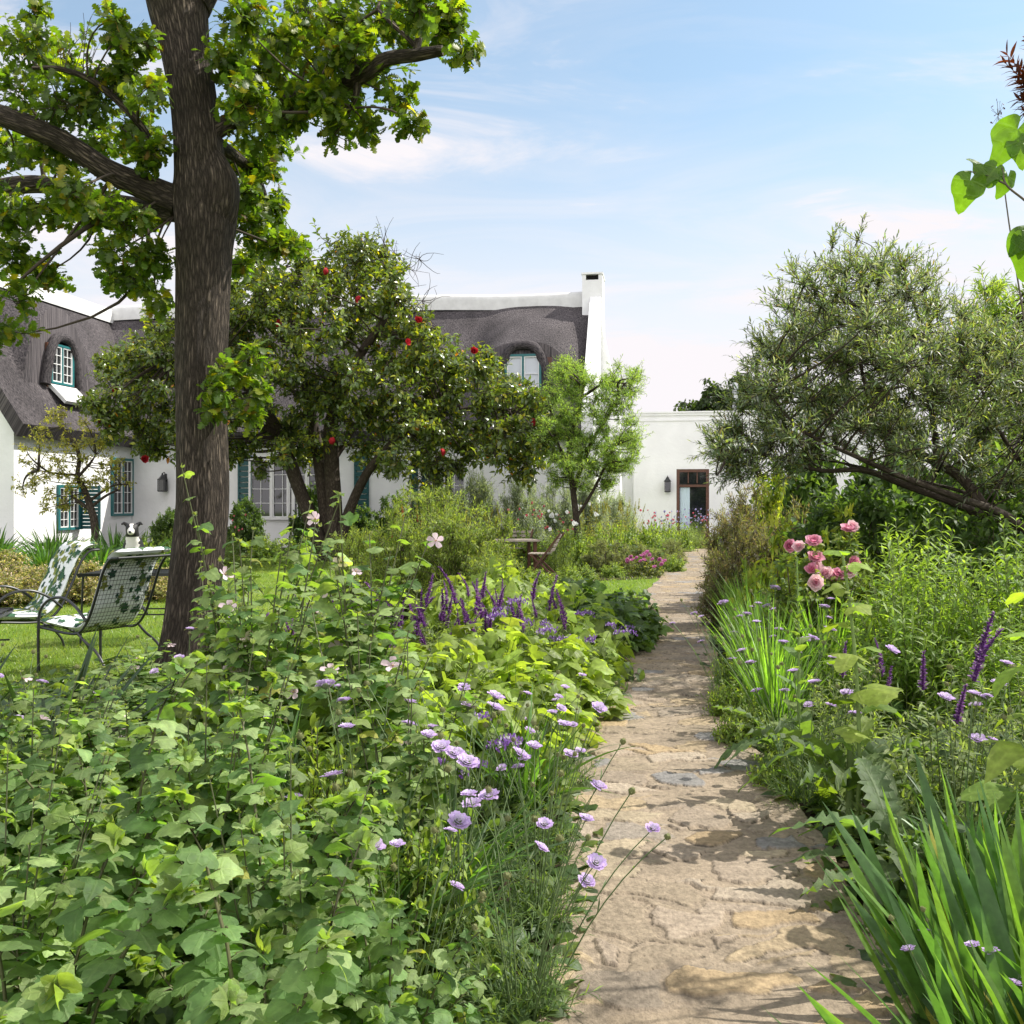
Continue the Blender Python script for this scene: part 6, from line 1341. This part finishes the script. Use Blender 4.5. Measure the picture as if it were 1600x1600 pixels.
row(K_DARK, 'shrub', 'dark green shrubs filling the back of the border', [
 (3.4, 9.6, (1.1, 1.1, 1.28), 'dark green shrub behind the pink roses'),
 (4.3, 9.2, (1.1, 1.1, 1.22), 'dark green shrub below the fanned branches'),
 (4.0, 11.0, (1.4, 1.4, 1.55), 'dark green shrub filling the gap under the narrow leaved tree'),
 (5.2, 10.6, (1.3, 1.3, 1.5), 'dark green shrub beside the trunk of the narrow leaved tree'),
 (6.4, 12.0, (1.5, 1.5, 1.9), 'tall dark green shrub at the edge of the scene'),
 (5.4, 13.2, (1.6, 1.6, 2.0), 'tall dark green shrub behind the narrow leaved tree'),
 (4.4, 14.4, (1.4, 1.4, 1.9), 'dark green shrub before the annex wall beyond the door'),
 (5.0, 8.0, (1.1, 1.1, 1.0), 'dark green shrub low beneath the outer branches'),
 (4.1, 7.2, (1.0, 1.0, .95), 'dark green shrub between the bright leafy bushes and the trunk'),
 (7.6, 11.0, (1.6, 1.6, 1.9), 'dark green shrub beyond the leaning trunk'),
 (9.5, 17.0, (2.2, 2.2, 2.4), 'dark green shrub against the end of the annex'),
 (7.6, 17.5, (1.8, 1.8, 2.2), 'dark green shrub in front of the annex'),
 (-7.3, 26.2, (.8, .8, 1.3), 'dark green shrub against the farmhouse wall behind the leaning camellia trunk'),
 (-4.2, 26.6, (1, 1, 1.2), 'dark green shrub against the farmhouse wall beyond the camellia trunks'),
 (-2.4, 28.0, (1, 1, 1.8), 'dark climbing shrub between two farmhouse windows'),
 (-5.6, 27.2, (1, 1, 1.75), 'dark green shrub before the farmhouse window behind the camellia'), (-3.4, 27.6, (1, 1, 1.5), 'dark green shrub against the wall beside the teal shutter'), (-8.9, 25.0, (.8, .8, 1.2), 'dark green shrub behind the oak trunk')])
row(K_LILAC, 'perennial', 'lilac flowered perennials by the annex', [
 (4.35, 18.5, (1.1, 1.1, 1.3), 'lilac flowered perennial at the near end of the far path border'),
 (5.05, 21.0, (1.1, 1.1, 1.4), 'lilac flowered perennial halfway to the annex'),
 (5.75, 24.0, (1.1, 1.1, 1.4), 'lilac flowered perennial close to the brown door'),
 (3.55, 14.8, (1, 1, 1.2), 'lilac flowered perennial beneath the bronze shrubs'),
 (5.6, 29.0, (1.1, 1.1, 1.2), 'lilac flowered perennial closest to the annex wall'),
 (4.3, 26.0, (1.1, 1.1, 1.3), 'lilac flowered perennial in the far bed, before the annex wall'),
 (7.6, 34.0, (1.1, 1.1, 1.2), 'lilac flowered perennial at the door jamb'),
 (6.55, 34.6, (1.3, 1.1, 1.3), 'lilac flowered perennial right before the door glass')])
row(K_GRASSY, 'grassy plant', 'grassy leaved clumps along the path', [
 (3.15, 12.4, (1, 1, .9), 'grassy clump in sunlight past the bronze shrub'), (3.75, 15.5, (1, 1, .95), 'grassy clump at the straight far part of the path')])
# --- far bed between lawn and house
row(K_ROUND, 'shrub', 'rounded grey green shrubs in the far bed', [
 (1.92, 19.4, (1.15, 1.1, 1.22), 'rounded fine leaved shrub nearer the ornamental tree trunk'),
 (2.85, 19.9, (1.15, 1.1, 1.22), 'rounded fine leaved shrub behind the magenta roses'),
 (3.45, 20.9, (.8, .8, 1.1), 'rounded shrub touching the edge of the far path')])
row(K_LOWG, 'perennial', 'low green plants edging the far bed', [
 (1.30, 17.6, (.8, .7, .75), 'low green plant edging the dark soil under the rounded shrubs'),
 (1.90, 18.0, (.8, .7, .78), 'low green plant edging the dark soil next to the magenta roses'),
 (1.0, 17.0, (.8, .8, .75), 'low green plant below the timber chair'),
 (3.25, 19.3, (.7, .7, 1.0), 'low green plant at the path corner of the far bed')])
K_MAGR.put(2.52, 18.3, 'low rose bush with magenta blooms at the edge of the far bed', 'rose bush', sc=(1.05, 1.0, 1.0), rz=0)
row(K_CORAL, 'perennial', 'coral flowered perennials in the far bed', [
 (.35, 22.5, (1, 1, 1.45), 'coral flowered perennial above the timber table'),
 (1.0, 21.5, (1, 1, 1.3), 'coral flowered perennial beside the white lilies'),
 (3.7, 25.0, (1.2, 1.2, 1.25), 'coral flowered perennial close to the far path'),
 (4.3, 27.8, (1.2, 1.2, 1.3), 'coral flowered perennial nearest the annex lantern'),
 (6.0, 31.5, (1, 1, 1.1), 'coral flowered perennial near the annex door')])
row(K_WHITE, 'lily', 'white lilies', [(.95, 19.2, (.8, .8, 1.15), 'white lilies beside the grey folding chair', 0), (1.75, 23.5, (.8, .8, 1.3), 'white lilies behind the ornamental tree trunk', 0)])
row(K_WHEAT, 'perennial', 'yellow spiked perennials in the far bed', [
 (-.95, 17.0, (1.1, 1.1, 1.22), 'yellow spiked perennial in front of the farmhouse window'),
 (-1.55, 18.2, (1.1, 1.1, 1.22), 'yellow spiked perennial next to the red hot pokers'),
 (-.35, 19.5, (1.1, 1.1, 1.25), 'yellow spiked perennial before the grey leaved shrubs'),
 (2.6, 25.6, (1.4, 1.2, 1.35), 'yellow spiked perennial below the annex wall'),
 (3.4, 27.5, (1.4, 1.2, 1.4), 'yellow spiked perennial beside the coral flowers'),
 (1.9, 24.2, (1.3, 1.2, 1.25), 'yellow spiked perennial behind the rounded shrubs')])
row(K_LOWG, 'perennial', 'leafy perennials filling the far bed', [
 (2.9, 23.2, (1.5, 1.2, 2.4), 'leafy perennial behind the rounded shrubs'), (1.2, 22.6, (1.3, 1.2, 2.2), 'leafy perennial behind the ornamental tree trunk'), (3.5, 24.0, (1.2, 1.2, 2.3), 'leafy perennial beside the far path'),
 (.2, 20.6, (1.3, 1.2, 2.2), 'leafy perennial behind the timber table'), (-.6, 21.3, (1.3, 1.2, 2.3), 'leafy perennial before the grey leaved shrubs'), (-1.4, 20.2, (1.3, 1.2, 2.0), 'leafy perennial near the red hot pokers'),
 (.35, 16.2, (1.0, 1.0, .8), 'leafy perennial before the folding chair'), (-.35, 16.4, (1.1, 1.1, 1.2), 'leafy perennial in front of the timber table'),
 (1.35, 19.9, (1.3, 1.2, 2.3), 'leafy perennial beside the ornamental tree trunk'), (2.45, 22.2, (1.4, 1.2, 2.6), 'leafy perennial between the rounded shrubs'), (3.2, 22.4, (1.3, 1.2, 2.4), 'leafy perennial near the rounded shrub at the path'), (4.0, 25.6, (1.3, 1.2, 2.5), 'leafy perennial below the annex lantern'), (1.1, 20.3, (1.2, 1.2, 2.0), 'leafy perennial by the white lilies'), (4.75, 27.2, (1.2, 1.2, 2.2), 'leafy perennial at the far end of the bed by the path'), (1.9, 21.4, (1.2, 1.2, 2.4), 'leafy perennial behind the two rounded shrubs')])
K_KNIPH.put(-2.3, 19.5, 'red hot poker clump with salmon spikes before the farmhouse wall', 'red hot poker', 'red hot pokers', sc=(1, 1, 1.22))
K_KNIPH.put(-1.9, 20.8, 'red hot poker clump closer to the yellow spiked perennials', 'red hot poker', 'red hot pokers', sc=(1, 1, 1.25))
row(K_GREY, 'shrub', 'silvery grey shrubs against the house', [
 (-.9, 24.2, (1.3, 1.2, 2.1), 'silvery grey shrub beside the farmhouse window'),
 (.25, 24.4, (1.3, 1.2, 2.05), 'silvery grey shrub behind the coral flowers'),
 (2.2, 27.2, (1.2, 1.2, 2.1), 'silvery grey shrub at the corner of the annex'),
 (1.2, 25.6, (1.2, 1.2, 1.9), 'silvery grey shrub behind the ornamental tree'),
 (3.2, 29.0, (1.2, 1.0, 1.65), 'silvery grey shrub below the annex wall')])
# --- lawn side and wall bed
row(K_AGAP, 'agapanthus', 'agapanthus clumps below the farmhouse wing', [
 (-9.8, 18.2, (1, 1, 1.25), 'agapanthus clump at the outer edge of the scene'), (-8.9, 18.4, (1, 1, 1.25), 'agapanthus clump below the white wing corner'), (-8.0, 18.1, (1, 1, 1.2), 'agapanthus clump above the facing chair'),
 (-7.2, 18.5, (1, 1, 1.15), 'agapanthus clump before the crab apple trunk'), (-9.3, 19.6, (1, 1, 1.35), 'agapanthus clump behind, against the wing wall'), (-8.2, 19.8, (1, 1, 1.3), 'agapanthus clump behind, below the teal window'), (-6.4, 18.8, (1, 1, 1.1), 'agapanthus clump behind the dog'),
 (-9.4, 17.4, (1, 1, 1.0), 'low agapanthus clump in front at the outer edge'), (-8.4, 17.3, (1, 1, 1.05), 'low agapanthus clump in front, above the pinkish mounds'), (-7.5, 17.5, (1, 1, 1.0), 'low agapanthus clump in front of the crab apple trunk'), (-10.4, 19.2, (1, 1, 1.3), 'agapanthus clump before the white gable of the wing')])
row(K_MOUND, 'ground shrub', 'pinkish flowering mounds at the lawn edge', [
 (-6.9, 12.9, (1.1, 1.1, .92), 'pinkish flowering mound at the outer lawn edge'), (-6.1, 13.4, (1, 1, .95), 'pinkish flowering mound behind the facing chair'), (-5.2, 13.8, (.9, .9, .78), 'pinkish flowering mound behind the lattice chair'), (-7.6, 14.2, (1.1, 1.1, 1.05), 'pinkish flowering mound furthest from the oak')])
row(K_LOWG, 'perennial', 'green perennials before the farmhouse wall', [
 (-6.6, 17.2, (1.2, 1.2, 2.0), 'green perennial clump beside the agapanthus'), (-5.9, 17.6, (1.2, 1.2, 2.2), 'green perennial clump behind the dog'), (-7.4, 21.0, (1.2, 1.2, 2.2), 'green perennial clump below the wall lantern'), (-8.6, 22.0, (1.2, 1.2, 2.0), 'green perennial clump by the crab apple tree'),
 (-6.3, 24.5, (1.2, 1.2, 1.6), 'green perennial clump beyond the oak trunk'), (-5.3, 25.6, (1.2, 1.2, 1.7), 'green perennial clump beneath the camellia'), (-3.4, 25.2, (1.2, 1.2, 2.0), 'green perennial clump at the foot of the camellia trunks'), (-2.9, 22.6, (1.1, 1.1, 1.9), 'green perennial clump at the lawn end of the far bed')])
K_LILAC.put(-6.5, 20.0, 'lilac flowered perennial below the lantern on the farmhouse wall', 'perennial', sc=(.8, .8, 1.4))
K_CORAL.put(-6.1, 20.8, 'coral flowered perennial beside the oak trunk, before the farmhouse wall', 'perennial', sc=(.8, .8, 1.3))
# --- climber hanging over the border and copper shrub
cl_ = thing('heart_leaved_climber', 'climber shoot with large translucent heart shaped leaves hanging against the sky', 'climber', (2.05, 2.75, 0))
mbS, mbL = MB(), MB(); D = 2.7
st_ = [np.array([2.05, 2.75, -.02]), np.array([1.98, 2.75, .8]), np.array([1.82, 2.72, 1.6]), P(1690, 420, D), P(1640, 345, D), P(1600, 312, D), P(1572, 288, D), P(1566, 262, D)]
tube(mbS, st_, [.012, .010, .008, .005, .0042, .0035, .003, .002], 8, n=60, col=(.10, .08, .06))
tube(mbS, [P(1572, 288, D), P(1555, 280, D), P(1535, 272, D), P(1515, 268, D)], [.003, .0025, .002, .0015], 6, n=14, col=(.10, .08, .06))
tube(mbS, [P(1690, 420, D), P(1650, 395, D), P(1615, 372, D)], [.003, .0025, .002], 6, n=14, col=(.10, .08, .06))
lv = [((1590, 202), (-.55, 1), .095), ((1592, 222), (.1, .55), .06), ((1516, 282), (-.35, 1), .075), ((1538, 264), (-.5, -.6), .05), ((1556, 262), (-.45, .5), .055), ((1549, 278), (-1, .2), .042), ((1575, 276), (-.2, 1), .05), ((1612, 370), (-.25, 1), .10), ((1600, 372), (-.6, .6), .05), ((1640, 350), (.3, .9), .11), ((1660, 400), (-.3, 1), .12)]
pos = np.array([P(a[0], a[1], D) for a, b, c in lv]); ax = np.array([[b[0], rng.normal(0, .15), -b[1]] for a, b, c in lv]); up = np.array([[rng.normal(0, .3), -1, .35] for _ in lv])
scatter(mbL, HEART, pos, ax, up, np.array([c for a, b, c in lv]), cols(len(lv), (.085, .17, .02), (), .12))
lo_ = catmull(np.array(st_), 60)[6:34:2]; n = len(lo_); a = U(0, 6.28, n); ax2 = np.column_stack([np.cos(a), np.sin(a), -U(.2, .9, n)]); scatter(mbL, HEART, lo_+ax2*.03, ax2, rdir(n)*.4+np.array([0, 0, 1.]), U(.06, .11, n), cols(n, (.085, .17, .02), (), .15))
mbS.build('stem', M['stem'], cl_); mbL.build('leaves', M['heart'], cl_); rebase(list(cl_.children), (2.05, 2.75, 0))
cp = thing('copper_leaved_shrub', 'copper red leaved branch tip reaching into the sky beside the climber', 'shrub', (2.75, 3.4, 0))
mbS, mbL = MB(), MB(); D = 3.3
stp = [np.array([2.75, 3.4, -.02]), np.array([2.6, 3.35, 1.3]), P(1850, 420, D), P(1740, 280, D), P(1650, 180, D)]
tube(mbS, stp, [.02, .015, .01, .006, .004], 8, n=40, col=(.06, .03, .025))
tips_ = PX([(1572, 84, D), (1568, 96, D), (1605, 60, D), (1600, 135, D), (1585, 125, D), (1588, 155, D), (1602, 175, D), (1625, 110, D), (1640, 60, D), (1650, 150, D), (1612, 150, D)]); S = np.repeat(P(1650, 180, D)[None], len(tips_), 0)
shoots(mbL, mbS, S, (S+tips_)/2+np.array([0, 0, .01]), tips_, 26, LANCE, .062, (.075, .020, .016), [((.09, .02, .012), .3)], lo=.35, ang=45, taper=.2, r0=.003, r1=.0012, stemcol=(.06, .03, .025))
lo_ = catmull(np.array(stp), 60)[12:36:2]; S2 = np.repeat(lo_, 2, 0); E2 = S2+unit(rdir(len(S2))+np.array([.35, .2, .5]))*U(.12, .35, len(S2))[:, None]; kk = (E2[:, 0]/E2[:, 1] > .56) | (E2[:, 2] < .9); S2, E2 = S2[kk], E2[kk]; shoots(mbL, mbS, S2, (S2+E2)/2+np.array([0, 0, .02]), E2, 16, LANCE, .06, (.075, .020, .016), [((.09, .02, .012), .3)], lo=.2, ang=45, taper=.2, r0=.003, r1=.0012, stemcol=(.06, .03, .025))
mbS.build('stems', M['stem'], cp); mbL.build('foliage', M['leaf'], cp); rebase(list(cp.children), (2.75, 3.4, 0))
sp_ = thing('seed_panicle_plant', 'thin airy seed panicle standing against the sky above the heart shaped leaves', 'perennial', (1.75, 2.95, 0))
mbS = MB(); D = 2.95; tube(mbS, [np.array([1.75, 2.95, -.02]), np.array([1.68, 2.95, 1.2]), P(1574, 330, D), P(1566, 230, D), P(1558, 170, D)], [.005, .004, .0022, .0014, .0007], 5, n=40, col=(.12, .10, .07))
q = np.repeat(PX([(1558, 166, D), (1562, 190, D), (1563, 205, D), (1560, 215, D), (1566, 230, D), (1558, 240, D)]), 7, 0)+rdir(42)*U(.005, .03, 42)[:, None]*[1, 1, 1]; scatter(mbS, FLORET, q, rdir(42), rdir(42), .009, cols(42, (.12, .07, .08)))
bez_tubes(mbS, np.repeat(PX([(1560, 180, D), (1563, 205, D), (1566, 235, D)]), 14, 0), (q+np.repeat(PX([(1560, 180, D), (1563, 205, D), (1566, 235, D)]), 14, 0))/2, q, .0006, .0005, 2, 3, (.12, .10, .07))
mbS.build('stem', M['stem'], sp_); rebase(list(sp_.children), (1.75, 2.95, 0))
# --- uncountable growth: grass of the lawn and low ground cover in the beds
def in_bed(x, y):
    return (x > np.interp(y, [0, 5, 6, 7.6, 9, 10.5, 13], [-5.6, -5.5, -4.2, -2.8, -2.0, -.6, .2])) & (y < 13)
n = 230000; y = 4.6+17*rng.random(n)**1.6; x = U(-1, 1, n)*.62*y; x = x-.05*y; keep = (~in_bed(x, y)) & (x < path_c(y)-.5) & (x > -.58*y-1.0); x, y = x[keep], y[keep]; n = len(x)
mb = MB(); b = np.column_stack([x, y, np.zeros(n)]); d = np.column_stack([rng.normal(0, .45, n), rng.normal(0, .45, n), np.ones(n)]); k = 1+.04*y
blades(mb, b, d, U(.025, .05, n)*k**.5, U(.003, .006, n)*k, d*[[.4, .4, -.1]], cols(n, (.15, .24, .03), [((.24, .30, .05), .3), ((.09, .17, .02), .2)]), 2, 'grass', .0)
tag(mb.build('grass', M['blade']), kind='stuff')
mb = MB(); n = 26000; y = 1.3+12*rng.random(n)**1.3; x = U(-1, 1, n)*.66*y; k1 = in_bed(x, y) & (x < path_c(y)-.46+rng.normal(0, .06, n)); k2 = (x > path_c(y)+.47+rng.normal(0, .06, n)) & (x < 7); k = k1 | k2; x, y = x[k], y[k]; n = len(x)
z = U(.02, .22, n)*np.clip(np.abs(x-path_c(y))-.40, .1, 1); a = U(0, 6.28, n); ax = np.column_stack([np.cos(a), np.sin(a), U(-.2, .6, n)])
scatter(mb, OVATE_LO+PALM_LO[:1], np.column_stack([x, y, z]), ax, np.array([0, 0, 1.])+rdir(n)*.5, U(.04, .09, n)*(1+.03*y), cols(n, (.06, .12, .025), [((.11, .18, .03), .3)]))
tag(mb.build('ground_cover', M['leaf']), kind='stuff')
mb = MB(); n = 9000; y = 16+14*rng.random(n); x = U(-6, 7.5, n); k = (np.abs(x-path_c(y)) > .48) & (((x < path_c(y)) & (y > 19.2)) | (x > path_c(y))); x, y = x[k], y[k]; n = len(x); a = U(0, 6.28, n)
scatter(mb, OVATE_LO, np.column_stack([x, y, U(.02, .5, n)]), np.column_stack([np.cos(a), np.sin(a), U(-.2, .6, n)]), np.array([0, 0, 1.])+rdir(n)*.5, U(.08, .16, n), cols(n, (.08, .15, .03), [((.14, .22, .04), .3)]))
tag(mb.build('far_ground_cover', M['leaf']), kind='stuff')
